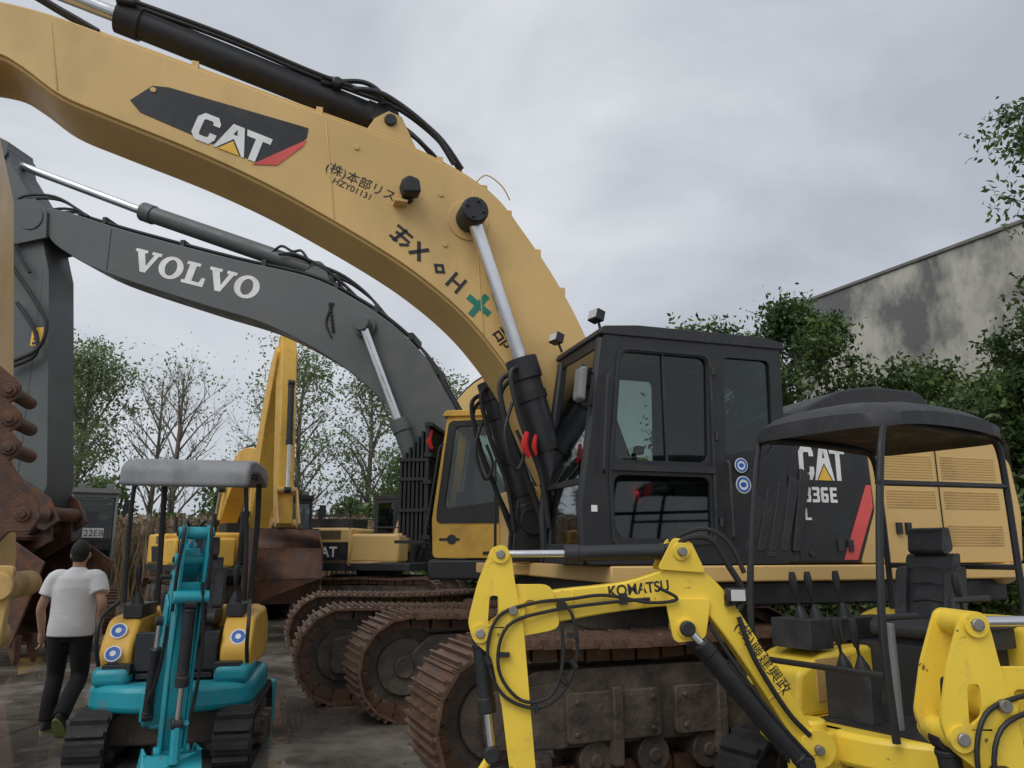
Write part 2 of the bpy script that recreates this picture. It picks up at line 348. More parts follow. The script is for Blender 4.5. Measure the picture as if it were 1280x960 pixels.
B=Buf();B.cyl((2.08,-.62,4.67),(2.08,.62,4.67),.075,n=20);B.cyl((2.08,.56,4.67),(2.08,.64,4.67),.12,n=24);bolts(B,[(2.08+.08*math.cos(k),4.67+.08*math.sin(k)) for k in(0.3,1.9,3.4,5)],.64,.016)
B.cyl((2.83,-.23,5.68),(2.83,.23,5.68),.06,n=16);B.done('boom_pins',BLK,E,bevel=.008)
for s,nm in((.5,'boom_cylinder_left'),(-.5,'boom_cylinder_right')):
    cylinder(E,(2.08,s,4.67),(1.60,s,3.30),(1.22,s,2.0),.13,.065,nm)
B=Buf()
for s in(.5,-.5):
    B.tube([(1.66,s+.1,3.22),(1.74,s+.12,3.12),(1.64,s+.13,2.7),(1.46,s+.12,2.25),(1.38,s+.1,1.8)],.024,res=5)
    B.tube([(1.70,s-.02,3.18),(1.80,s-.02,3.06),(1.72,s,2.65),(1.54,s,2.2),(1.36,s,1.75)],.024,res=5)
    B.tube([(1.66,s-.1,3.15),(1.76,s-.12,2.98),(1.66,s-.12,2.55),(1.5,s-.12,2.2),(1.3,s-.1,1.8)],.022,res=5)
    for q in(.25,.6,.85):
        c=V((1.6,s,3.3)).lerp(V((1.22,s,2.0)),q);B.cyl(c+V((.012,0,.035)),c-V((.012,0,.035)),.145,n=24)
    B.tube([(1.70,s+.05,2.9),(1.78,s+.08,2.6),(1.68,s+.08,2.3),(1.6,s+.08,2.45),(1.66,s+.05,2.65)],.016,res=5)
B.done('boom_cylinder_hoses',HOSE,E)
B=Buf()
for a,b in((.4,.44),(.57,.61),(-.44,-.4),(-.61,-.57)):B.prism([(1.05,1.5),(1.4,1.5),(1.35,2.1),(1.15,2.15)],a,b)
B.done('cylinder_brackets',BLK,E,bevel=.01)
cylinder(E,(7.1,0,6.85),(5.30,0,6.40),(2.98,0,5.80),.135,.07,'stick_cylinder')
B=Buf()
for s in(-.17,.17,.1):
    B.tube([(5.2,s,6.47),(4.4,s,6.30),(3.6,s,6.08),(3.15,s,5.98),(2.75,s,5.88),(2.35,s,5.62),(2.1,s,5.3)],.02,res=6)
B.tube([(3.2,.2,5.95),(2.9,.24,5.92),(2.45,.26,5.62),(2.2,.24,5.3)],.026,res=6);B.tube([(3.1,-.2,5.98),(2.8,-.24,5.98),(2.4,-.26,5.72),(2.15,-.24,5.32)],.026,res=6)
B.tube([(3.3,.12,6.06),(3.1,.14,6.08),(2.95,.16,6.0),(2.9,.18,5.85)],.024,res=5)
for s in(-.26,-.2,.2,.26):B.tube([(6.6,s,6.35),(6.1,s,6.35),(5.7,s,6.18),(5.4,s,6.04)],.022,res=5)
B.done('boom_top_hoses',HOSE,E)
B=Buf()
for s in(-.24,-.17,.17,.24):
    B.tube([(x,s,z+.05) for x,z in [(5.4,5.99),(3.93,5.66),(2.91,5.43),(2.29,5.23),(1.81,4.97),(1.48,4.59),(1.16,4.14),(.89,3.64),(.6,2.95)]],.018,res=5)
for x,z in((4.6,5.83),(3.5,5.58),(2.35,5.26),(1.9,5.03),(1.65,4.8),(1.35,4.43),(1.1,4.06)):
    B.box(x-.03,x+.03,-.28,.28,z,z+.075)
B.tube([(2.0,.3,5.1),(1.9,.34,5.18),(1.75,.36,5.08),(1.66,.34,4.95)],.008,n=5,res=4)
B.done('boom_pipes',CATY,E,bevel=.004)
B=Buf();B.box(5.15,5.32,-.2,.2,6.42,6.6);B.box(3.3,3.5,-.16,.16,5.98,6.08);B.cyl((3.35,-.22,6.0),(3.35,.22,6.0),.05);B.done('port_blocks',BLK,E,bevel=.02)
glyphs('decal_panel',E,[([(5.07,5.37),(4.91,5.54),(4.78,5.55),(3.59,5.37),(3.60,5.27),(3.85,4.97),(4.02,4.96),(4.98,5.27)],[])],(0,0),(1,0),-1,1,BDEC,.3605,.003)
glyphs('decal_red',E,[([(3.60,5.25),(3.63,5.18),(3.84,4.96),(4.05,4.935)],[])],(0,0),(1,0),-1,1,RED,.3645,.003)
catlogo(E,(4.58,5.11),(-.965,-.262),.27,.235,.3645)
text('owner_lettering','(株)本部リス',E,(3.43,4.99),(-.93,-.33),.12,BDEC,.361,.004)
text('serial_lettering','HZY01131',E,(3.36,4.87),(-.93,-.33),.085,BDEC,.361,.004)
# sprayed stencil characters along the belly of the boom
st1=[([(0,.8),(.9,.8),(.9,.95),(0,.95)],[]),([(.15,.45),(.95,.45),(.95,.6),(.15,.6)],[]),([(.05,.05),(.5,.05),(.5,.2),(.05,.2)],[]),([(.25,0),(.4,0),(.55,1),(.4,1)],[]),([(.6,.1),(.72,.0),(1.05,.35),(.95,.45)],[]),
 ([(1.15,.9),(1.3,1),(1.9,.1),(1.75,0)],[]),([(1.75,1),(1.9,.9),(1.3,0),(1.15,.1)],[]),
 ([(2.4,.5),(2.75,.85),(3.1,.5),(2.75,.15)],[[(2.6,.5),(2.75,.35),(2.9,.5),(2.75,.65)]]),([(3.4,0),(3.56,0),(3.56,1),(3.4,1)],[]),([(3.95,0),(4.1,0),(4.1,1),(3.95,1)],[]),([(3.57,.42),(3.94,.42),(3.94,.57),(3.57,.57)],[])]
glyphs('painted_lettering',E,st1,(2.84,4.42),(-.80,-.60),.17,.20,BDEC,.361)
glyphs('painted_cross',E,[([(-.03,-.13),(.03,-.13),(.03,-.03),(.13,-.03),(.13,.03),(.03,.03),(.03,.13),(-.03,.13),(-.03,.03),(-.13,.03),(-.13,-.03),(-.03,-.03)],[])],(1.97,3.84),(-.80,-.60),1,1,GRN,.361)
text('painted_lettering_2','部',E,(1.84,3.60),(-.6,-.8),.22,BDEC,.361,.006)
B=Buf();B.prism(rnd([(-.09,-.06),(.07,-.08),(.1,.04),(.03,.1),(-.07,.07)],.03),.40,.56,T=Matrix.Translation((2.66,0,4.86)));B.box(2.62,2.70,.36,.42,4.76,4.82)
B.done('boom_lamp',BLK,E,bevel=.02);B=Buf();B.box(2.68,2.8,.36,.48,4.72,4.745);B.box(2.73,2.79,.36,.44,4.745,4.81);B.done('lamp_bracket',CATY,E,bevel=.005)
B=Buf();B.prism([(6.95,7.0),(7.2,6.98),(7.28,6.7),(7.1,5.6),(6.75,4.2),(6.3,1.5),(6.2,.9),(5.9,.8),(5.62,1.0),(5.62,1.54),(5.82,3.05),(6.0,4.56),(6.25,5.4),(6.5,6.0)],-.26,.30)
B.done('stick',CATY,E,bevel=.02)
B=Buf();sc=[(5.98,3.12),(5.76,3.0)]
for i,(x,z) in enumerate([(5.67,2.80),(5.64,2.58),(5.62,2.36)]):
    sc+=[(x-.03,z+.10),(x-.08,z+.05),(x-.08,z-.05),(x-.02,z-.09)]
sc+=[(5.48,2.1),(5.38,1.98),(5.34,1.85),(5.40,1.74),(5.54,1.74),(5.64,1.6),(5.95,1.6)]
B.prism(sc,.31,.35)
for x,z in((5.66,2.80),(5.63,2.58),(5.61,2.36),(5.46,1.87)):
    B.cyl((x,-.20,z),(x,.37,z),.055,n=20);B.cyl((x,.37,z),(x,.39,z),.03,n=12)
B.done('linkage_plate',RSTB,E,bevel=.008)
B=Buf();B.cyl((5.54,-.36,1.35),(5.54,.42,1.35),.10,n=24);B.prism(rnd([(5.46,1.5),(5.66,1.5),(5.70,.4),(5.54,.35)],.05),.3,.36);B.cyl((5.74,-.4,.95),(5.74,.42,.95),.12,n=24);B.done('bucket_link',CATD,E,bevel=.01)
sh=[(5.95,.04),(6.45,.02),(6.95,.25),(7.2,.7),(7.1,1.15),(6.7,1.4)]
bucket(E,sh+[(6.05,1.1)],1.3,RSTB,teeth=dict(shell=sh,dir=(-1,0),n=5))
# house
B=Buf();B.prism([(1.2,1.36),(1.2,1.49),(-3.0,1.49),(-3.0,1.36)],-1.42,1.46);B.box(.2,1.5,-1.42,-.5,1.37,1.48);B.done('deck_edge',CATY,E,bevel=.015)
B=Buf();B.box(-2.9,1.1,-1.2,1.3,1.16,1.36);B.done('deck_underside',BLK,E,bevel=.02)
B=Buf();B.box(-.5,1.25,-1.42,-.45,1.48,2.25);B.box(-.2,.5,-1.4,-.5,2.25,2.6);B.done('tank_box',CATY,E,bevel=.05)
B=Buf();B.box(-1.0,.55,-.4,.42,1.49,2.2);B.box(.2,.75,-.42,-.37,1.5,2.3);B.box(.2,.75,.37,.42,1.5,2.3);B.done('center_frame',CATD,E,bevel=.02)
B=Buf();B.prism(rnd([(.2,1.50),(-1.16,1.50),(-1.36,1.95),(-1.34,2.52),(-.45,2.52),(.18,2.40)],.03),.55,1.43);B.done('side_panel_black',BLK,E,bevel=.035)
B=Buf();B.prism(rnd([(-1.162,1.50),(-3.0,1.50),(-3.06,1.95),(-3.0,2.42),(-2.75,2.66),(-1.342,2.60),(-1.362,1.95)],.04),-1.38,1.42);B.done('engine_housing',CATY,E,bevel=.06,seg=3)
glyphs('stripe_red',E,[([(-.98,1.53),(-1.12,1.53),(-1.33,1.98),(-1.33,2.17),(-1.28,2.17)],[])],(0,0),(1,0),-1,1,RED,1.431,.004)
B=Buf()
for i in range(5):
    x=.02-i*.115;B.prism(rnd([(x-.02,1.6),(x-.09,1.6),(x-.25,2.0+.06*i),(x-.16,2.06+.06*i)],.02),1.43,1.455)
B.done('louvres',BLKM,E,bevel=.008)
B=Buf();B.box(-.98,-.93,1.43,1.45,1.6,1.7);B.box(-1.08,-1.03,1.43,1.45,1.6,1.7);B.box(-.3,-.2,1.43,1.455,1.56,1.6);B.cyl((-.66,1.43,1.58),(-.66,1.445,1.58),.025)
B.tube([(-.54,1.431,1.52),(-.54,1.431,2.5)],.004,n=5);B.done('panel_latches',BLKM,E,bevel=.004)
B=Buf()
for gx0,gx1,gz0,gz1 in((-1.5,-2.05,2.25,2.48),(-2.15,-2.8,2.25,2.48),(-1.5,-2.05,1.98,2.15),(-2.15,-2.8,1.98,2.15),(-2.15,-2.8,1.65,1.85)):
    n=int((gz1-gz0)/.024)
    for i in range(n): B.box(gx1,gx0,1.418,1.424,gz0+i*.024,gz0+i*.024+.011)
B.done('engine_grilles',CATD,E)
B=Buf();B.tube([(-1.42,1.425,1.53),(-1.42,1.425,2.56)],.006);B.tube([(-2.1,1.425,1.53),(-2.1,1.425,2.62)],.006);B.box(-1.62,-1.57,1.42,1.45,1.75,1.85);B.box(-1.72,-1.67,1.42,1.45,1.75,1.85);B.done('door_seams',BLK,E)
arc=[(-2.72,-1.44)]+[(-2.75-.78*math.sin(math.pi*k/12),-1.44+2.88*(1-math.cos(math.pi*k/12))/2) for k in range(1,12)]+[(-2.72,1.44)]
B=Buf();B.prism(arc,1.30,2.50,'z');B.done('counterweight',CATY,E,bevel=.12,seg=4)
B=Buf();B.prism(rnd([(-.9,2.5),(-1.1,2.95),(-1.5,3.13),(-1.9,3.2),(-2.5,3.18),(-2.68,2.95),(-2.7,2.6)],.08),-.2,.95);B.done('engine_hood',BLKM,E,bevel=.08,seg=3)
B=Buf();B.prism(rnd([(-.5,2.4),(-.6,2.82),(-1.2,2.84),(-1.3,2.5)],.06),.0,1.2);B.done('air_intake_cover',BLKM,E,bevel=.06,seg=3)
B=Buf();B.prism(rnd([(-2.6,2.5),(-2.7,2.85),(-3.2,2.8),(-3.3,2.4)],.06),-.9,.6);B.done('rear_hood',CATY,E,bevel=.06,seg=3)
B=Buf();B.cyl((-1.6,-.7,2.5),(-1.6,-.7,3.1),.09);B.tube([(-1.6,-.7,3.05),(-1.62,-.7,3.2),(-1.72,-.7,3.3)],.08,res=3);B.done('exhaust',BLK,E)
B=Buf();B.tube([(-.5,1.35,2.5),(-.5,1.35,2.75),(-1.25,1.35,2.78),(-1.3,1.35,2.55)],.016,n=8)
B.tube([(1.3,-1.35,1.5),(1.3,-1.35,2.6),(-.2,-1.35,2.75),(-.2,-1.35,2.3)],.018,n=8);B.done('handrails',BLK,E)
# cab
win1=rnd([(1.05,3.2),(.26,3.2),(.30,2.31),(1.14,2.31)],.08);win2=rnd([(1.15,2.19),(.29,2.19),(.30,1.70),(1.08,1.70),(1.15,1.78)],.08);win3=rnd([(.10,3.22),(-.36,3.22),(-.34,2.45),(.14,2.08)],.06)
side=rnd([(1.20,3.36),(1.42,1.95),(1.40,1.50),(-.44,1.50),(-.48,3.36)],.05)
farw=rnd([(1.05,3.2),(.26,3.2),(.28,2.35),(1.14,2.35)],.06)
B=Buf();B.prism(side,1.39,1.45,holes=[win1,win2,win3]);B.prism(side,.45,.50,holes=[farw]);B.done('cab_sides',BLK,E,bevel=.01)
B=Buf()
def slab(B,x0,z0,x1,z1,y0,y1,t):
    a=V((x0,0,z0));b=V((x1,0,z1));d=(b-a).normalized();n=V((-d.z,0,d.x))*t
    B.add([q+V((0,y,0)) for y in(y0,y1) for q in(a,b,b+n,a+n)],[(0,1,2,3),(4,5,6,7),(0,1,5,4),(1,2,6,5),(2,3,7,6),(3,0,4,7)])
B.box(1.30,1.40,.5,1.39,1.5,1.66);B.box(1.14,1.22,.5,1.39,3.24,3.36);B.box(1.33,1.39,.5,1.39,2.12,2.17)
B.box(-.46,-.40,.5,1.39,1.5,2.45);B.box(-.46,-.40,.5,.58,2.45,3.3);B.box(-.46,-.40,1.31,1.39,2.45,3.3);B.box(-.4,1.3,.5,1.39,1.5,1.56)
B.tube([(1.21,.52,3.3),(1.41,.52,1.95),(1.39,.52,1.55)],.04,n=8);B.tube([(1.21,1.41,3.3),(1.41,1.41,1.95),(1.39,1.41,1.55)],.045,n=8)
B.tube([(1.32,.7,2.2),(1.26,1.0,2.75)],.008,n=5);B.tube([(1.26,1.0,2.75),(1.22,1.02,3.05)],.012,n=5)
B.done('cab_frame',BLK,E,bevel=.01)
B=Buf();B.prism(rnd([(1.25,3.33),(1.22,3.40),(.9,3.43),(-.3,3.43),(-.51,3.39),(-.51,3.33)],.03),.44,1.465);B.done('cab_roof',BLKM,E,bevel=.035,seg=3)
B=Buf();B.prism(rnd([(1.09,3.24),(.22,3.24),(.25,1.66),(1.18,1.62),(1.20,2.2)],.1),1.452,1.462,holes=[rnd([(1.065,3.215),(.245,3.215),(.275,1.685),(1.155,1.645),(1.175,2.2)],.09)]);B.box(.24,1.18,1.452,1.468,2.225,2.275)
B.prism(rnd([(.98,2.35),(.90,2.35),(.90,2.42),(.98,2.42)],.02),1.46,1.49);B.tube([(1.25,1.49,2.2),(1.27,1.53,2.22),(1.22,1.53,2.95),(1.19,1.49,2.98)],.012)
B.tube([(.13,1.47,1.7),(.13,1.5,1.72),(.13,1.5,2.3),(.13,1.47,2.33)],.012)
B.box(.66,.68,1.425,1.44,2.31,3.2)
for z in(1.8,2.5,3.05):B.cyl((.215,1.47,z),(.215,1.47,z+.07),.016,n=8)
B.done('door_trim',BLKM,E)
B=Buf()
for w in(win1,win2,win3):B.prism(w,1.418,1.424)
B.prism(farw,.47,.475);B.box(-.44,-.435,.58,1.31,2.45,3.3);B.done('cab_side_glass',GLS,E)
B=Buf();slab(B,1.20,3.28,1.365,2.17,.55,1.37,.006);slab(B,1.366,2.12,1.36,1.66,.55,1.37,.006);B.done('windscreen',GLF,E)
seat(E,.25,.95,2.02,1.05)
B=Buf();B.box(.0,.55,1.2,1.34,1.7,2.15);B.box(.0,.55,.56,.7,1.7,2.15);B.box(.95,1.15,.56,.7,1.6,2.5);lever(B,.5,1.27,2.15);lever(B,.5,.63,2.15);B.tube([(.95,.9,1.56),(1.0,.9,2.0)],.015);B.tube([(.95,1.02,1.56),(1.0,1.02,2.0)],.015);B.box(-.39,-.2,.52,1.3,1.56,2.4);B.box(-.4,1.1,.52,1.38,3.27,3.33);B.done('cab_interior',BLKM,E,bevel=.01)
B=Buf();B.tube([(.92,1.36,2.15),(.94,1.37,2.05),(.90,1.37,1.97)],.03,radii=[.02,.06,.03],n=8,res=3);B.tube([(.80,1.36,2.12),(.83,1.37,2.03)],.035,n=8);B.tube([(.68,.53,2.78),(.70,.53,2.7)],.02,n=8)
B.tube([(1.6,.66,2.62),(1.63,.67,2.5),(1.58,.67,2.4)],.03,radii=[.02,.035,.02],n=7,res=3);B.tube([(1.52,.66,2.6),(1.54,.67,2.5),(1.52,.67,2.42)],.02,radii=[.015,.025,.012],n=7,res=3);B.done('red_rags',REDC,E)
B=Buf()
for x,y,z in((1.22,1.33,3.52),(1.28,.55,3.53)):
    T=Matrix.Translation((x,y,z))@Matrix.Rotation(.3,4,'Z')@Matrix.Rotation(-.25,4,'Y');B.box(-.05,.03,-.06,.06,-.045,.045,T)
B.tube([(1.18,1.33,3.4),(1.2,1.33,3.5)],.012);B.tube([(1.22,.55,3.4),(1.26,.55,3.5)],.012)
B.tube([(1.3,1.42,3.0),(1.42,1.5,3.05),(1.45,1.5,3.0)],.012);B.tube([(1.3,1.42,2.75),(1.42,1.5,2.72),(1.45,1.5,2.8)],.012)
B.done('work_lamps',BLK,E,bevel=.01)
B=Buf()
for x,y,z in((1.22,1.33,3.52),(1.28,.55,3.53)):
    T=Matrix.Translation((x,y,z))@Matrix.Rotation(.3,4,'Z')@Matrix.Rotation(-.25,4,'Y');B.box(.032,.037,-.05,.05,-.035,.035,T)
B.done('lamp_lenses',LAMP,E)
B=Buf();B.prism(rnd([(1.43,2.74),(1.49,2.76),(1.46,3.02),(1.40,3.02)],.03),1.44,1.58);B.done('mirror',GREY,E,bevel=.02)
badge(E,-.01,1.452,2.30,.062);badge(E,-.02,1.452,2.14,.072)
B=Buf();B.box(1.30,1.35,1.452,1.456,1.9,1.95);B.done('label',WHT,E)
catlogo(E,(-.60,2.20),(-1,0),.30,.175,1.431)
glyphs('model_lettering',E,M336,(-.62,2.01),(-1,0),.13,.105,WHT,1.432)
glyphs('model_lettering_l',E,[([(0,0),(0,1),(.22,1),(.22,.2),(.7,.2),(.7,0)],[])],(-.62,1.86),(-1,0),.10,.09,WHT,1.432)

# ================================================================== GREY-BOOM EXCAVATOR
O2=(.4,11.15);Vx=root('grey_boom_excavator',O2,(-.993,.12))
uc=rel(Vx,(O2[0],O2[1]),(-.95,-.30),'undercarriage');undercar(uc,L=5.5,H=1.0,W=.65,G=2.75,n=54,x0=.6)
top=crom2([(.3,2.3),(.75,2.9),(1.24,3.69),(1.67,4.42),(2.17,4.93),(2.81,5.38),(3.53,5.75),(4.79,6.10),(6.61,6.66),(7.86,7.1),(8.36,7.16)],5)
bot=crom2([(8.5,7.0),(8.4,6.8),(8.1,6.72),(7.77,6.42),(6.94,5.97),(5.26,5.37),(4.19,5.01),(3.27,4.53),(2.63,4.08),(2.13,3.59),(1.75,3.06),(1.2,2.2),(.7,1.9)],5)
B=Buf();B.prism(top+bot,-.35,.35);B.cyl((2.58,-.42,4.90),(2.58,.42,4.90),.17,n=28);B.cyl((8.25,-.4,6.97),(8.25,.4,6.97),.16)
B.prism([(3.2,5.55),(3.3,5.95),(3.45,6.0),(3.8,5.82)],-.2,.2)
B.done('boom',VOLG,Vx,bevel=.015)
B=Buf();B.cyl((2.58,-.6,4.90),(2.58,.6,4.90),.1);B.tube([(6.9,.352,6.0),(6.9,.352,6.7)],.006);B.tube([(3.1,.36,5.3),(3.2,.37,5.0),(3.1,.36,4.75)],.015,res=4)
for k in range(8):B.cyl((3.15-.01*k,.37,5.3-.06*k),(3.15-.01*k,.37,5.26-.06*k),.022,n=6)
B.done('boom_pins_and_chain',BLK,Vx)
glyphs('lettering',Vx,VOLVO,(6.52,6.01),(-2.32,-.67),.36,.43,WHT,.351)
for s,nm in((.5,'boom_cylinder_left'),(-.5,'boom_cylinder_right')):cylinder(Vx,(2.58,s,4.90),(1.98,s,3.42),(1.5,s,2.2),.12,.065,nm,mb=VOLG)
cylinder(Vx,(9.12,0,8.20),(6.60,0,7.15),(3.6,0,5.98),.14,.07,'stick_cylinder',mb=VOLG)
B=Buf()
for s in(-.24,-.18,.18,.24):B.tube([(x,s,z+.06) for x,z in [(7.6,7.0),(6.61,6.66),(4.79,6.10),(3.53,5.75),(2.81,5.38),(2.17,4.93),(1.67,4.42),(1.24,3.69),(.9,3.1)]],.024,res=5)
for s in(-.2,-.12,.12,.2):
    B.tube([(4.1,s,6.2),(3.8,s,6.18),(3.3,s,5.9),(2.9,s,5.55),(2.7,s,5.3)],.022,res=5)
    B.tube([(3.4,s,5.98),(3.0,s,5.78),(2.6,s,5.45),(2.3,s,5.05)],.022,res=5)
    B.tube([(7.4,s*1.4,6.98),(8.0,s*1.6,7.35),(8.6,s*1.8,7.35),(8.75,s*2,6.9),(8.5,s*2,6.4),(8.2,s*2,6.0)],.024,res=6)
B.tube([(4.3,.10,6.22),(4.1,.14,6.36),(3.9,.14,6.26),(3.75,.14,6.26),(3.6,.16,6.05)],.022,res=5)
for p in([(8.35,.4,5.5),(7.95,.42,5.0),(7.9,.42,4.6),(8.4,.42,4.4)],[(8.9,.42,6.9),(8.55,.44,6.2),(8.0,.44,5.5),(7.75,.44,5.1),(7.85,.44,4.7),(8.3,.44,4.5)]):B.tube(p,.032,res=6)
for x,z in((7.1,6.85),(5.7,6.38),(4.3,5.98),(3.1,5.55),(2.45,5.15),(1.9,4.7),(1.5,4.15)):B.box(x-.035,x+.035,-.28,.28,z,z+.11)
B.done('boom_hoses',HOSE,Vx)
B=Buf();B.prism([(9.3,8.58),(9.05,8.45),(8.92,8.02),(8.36,7.25),(7.95,6.05),(7.76,4.63),(7.5,2.6),(7.6,2.2),(8.0,2.1),(8.3,2.3),(8.9,5.0),(9.9,7.3),(9.75,8.3)],-.3,.3)
B.cyl((8.3,-.42,6.95),(8.3,.42,6.95),.2)
for a,b in((.36,.40),(-.40,-.36)):B.prism([(8.0,6.6),(8.6,6.5),(8.7,7.3),(8.3,7.3),(8.05,7.05)],a,b)
B.cyl((9.15,-.34,8.25),(9.15,.34,8.25),.16);B.tube([(8.05,.302,6.0),(8.0,.302,2.6)],.006);B.tube([(8.6,.302,6.2),(8.2,.302,2.6)],.006)
B.done('stick',VOLG,Vx,bevel=.02)
B=Buf();B.box(7.9,8.1,.301,.304,4.8,5.1);B.done('warning_label',YDEC,Vx);B=Buf();B.prism([(7.94,4.9),(8.06,4.9),(8.0,5.05)],.304,.307);B.prism([(7.93,4.82),(8.07,4.82),(8.07,4.86),(7.93,4.86)],.304,.307);B.done('warning_symbol',BLK,Vx)
B=Buf()
for a,b in((-.34,-.29),(.30,.35)):B.prism([(8.3,2.9),(7.4,2.4),(7.2,2.05),(7.4,1.9),(8.4,2.1)],a,b)
for x,z in((7.4,2.15),(7.65,1.95),(8.2,2.0)):B.cyl((x,-.4,z),(x,.42,z),.11,n=20)
for a,b in((-.26,-.2),(.2,.26)):B.prism([(8.5,2.05),(7.4,2.1),(7.35,1.75),(7.8,1.5),(8.6,1.6)],a,b)
B.done('bucket_linkage',RSTB,Vx,bevel=.01)
sh=[(7.35,.30),(7.95,.22),(8.65,.5),(8.85,1.1),(8.6,1.6),(7.6,1.8)]
bucket(Vx,sh+[(7.0,1.45)],1.6,RSTB,teeth=dict(shell=sh,dir=(-.15,-1),n=5,len=.26))
B=Buf();B.box(-3.4,1.3,-1.4,1.4,1.25,1.5);B.done('deck',BLK,Vx,bevel=.03)
B=Buf();B.box(-3.0,-.4,-1.38,1.38,1.5,2.5);B.box(-.4,1.2,-1.38,-.4,1.5,2.2);B.done('engine_housing',VOLY,Vx,bevel=.06)
B=Buf();arc=[(-2.9,-1.4)]+[(-2.95-.7*math.sin(math.pi*k/10),-1.4+2.8*(1-math.cos(math.pi*k/10))/2) for k in range(1,10)]+[(-2.9,1.4)];B.prism(arc,1.3,2.5,'z');B.done('counterweight',VOLG,Vx,bevel=.1)
side=rnd([(1.08,3.34),(1.26,2.0),(1.24,1.52),(-.45,1.52),(-.42,3.34)],.06)
w1=rnd([(.98,3.20),(.32,3.22),(.32,2.22),(1.12,2.12)],.07);w2=rnd([(.22,3.22),(-.32,3.22),(-.32,2.25),(.22,2.25)],.06)
B=Buf();B.prism(side,1.34,1.40,holes=[w1,w2]);B.prism(side,.42,.47,holes=[w1,w2]);B.box(1.1,1.22,.47,1.34,1.52,1.8);B.box(1.0,1.08,.47,1.34,3.24,3.34);B.box(-.43,-.38,.47,1.34,1.52,2.3);B.done('cab',VOLY,Vx,bevel=.015)
B=Buf();B.prism(rnd([(1.15,3.32),(1.1,3.40),(-.4,3.40),(-.46,3.32)],.03),.4,1.43);B.done('cab_roof',VOLY,Vx,bevel=.03)
def fr(w,g):
    cx=sum(a for a,_ in w)/len(w);cz=sum(b for _,b in w)/len(w);return [((x-cx)*g+cx,(z-cz)*g+cz) for x,z in w]
door=rnd([(1.06,3.26),(.26,3.28),(.26,1.95),(1.2,1.95),(1.2,2.1)],.07)
B=Buf();B.prism(door,1.401,1.41,holes=[fr(w1,.98)]);B.prism(fr(w2,1.12),1.401,1.41,holes=[fr(w2,.97)]);B.box(.1,.6,1.401,1.409,1.56,1.6);B.prism(ellp(1.0,1.75,.06,.06),1.401,1.41);B.box(.9,1.16,1.401,1.408,1.735,1.765)
B.tube([(1.28,1.45,1.9),(1.3,1.5,1.9),(1.16,1.5,2.9),(1.12,1.45,2.95)],.015);B.tube([(-.2,1.42,1.6),(-.2,1.5,1.6),(-.1,1.5,2.3),(.0,1.5,2.6),(.05,1.42,2.65)],.014)
for i in range(12):B.box(1.32,1.36,.42+i*.085,.47+i*.085,1.75,3.25)
for z in(1.75,2.1,2.45,2.8,3.2):B.box(1.28,1.38,.4,1.42,z,z+.05)
for i in range(7):B.box(1.36+i*.055,1.39+i*.055,1.2,1.32,1.65+i*.03,3.22-i*.07)
for z in(1.7,2.1,2.5,2.75):B.box(1.3,1.76,1.18,1.34,z,z+.04)
B.done('cab_guard',BLK,Vx)
B=Buf();B.prism(w1,1.365,1.37);B.prism(w2,1.365,1.37);B.prism(w1,.44,.445);B.prism(w2,.44,.445);B.done('cab_glass',GLS,Vx)
seat(Vx,.1,.9,2.05);B=Buf();B.box(-.3,.5,.5,1.3,1.56,1.85);B.box(.9,1.1,.5,.65,1.6,2.4);lever(B,.4,1.2,1.9);B.tube([(.95,.9,1.6),(.85,.9,2.3)],.03);B.done('cab_interior',BLKM,Vx)
B=Buf();B.tube([(1.3,1.35,3.15),(1.33,1.38,3.0),(1.28,1.38,2.9)],.04,radii=[.02,.04,.02],n=7,res=3);B.done('red_rags',REDC,Vx)
B=Buf();B.box(-.5,-.1,1.36,1.41,1.55,2.3);B.done('side_box',BLK,Vx,bevel=.02)

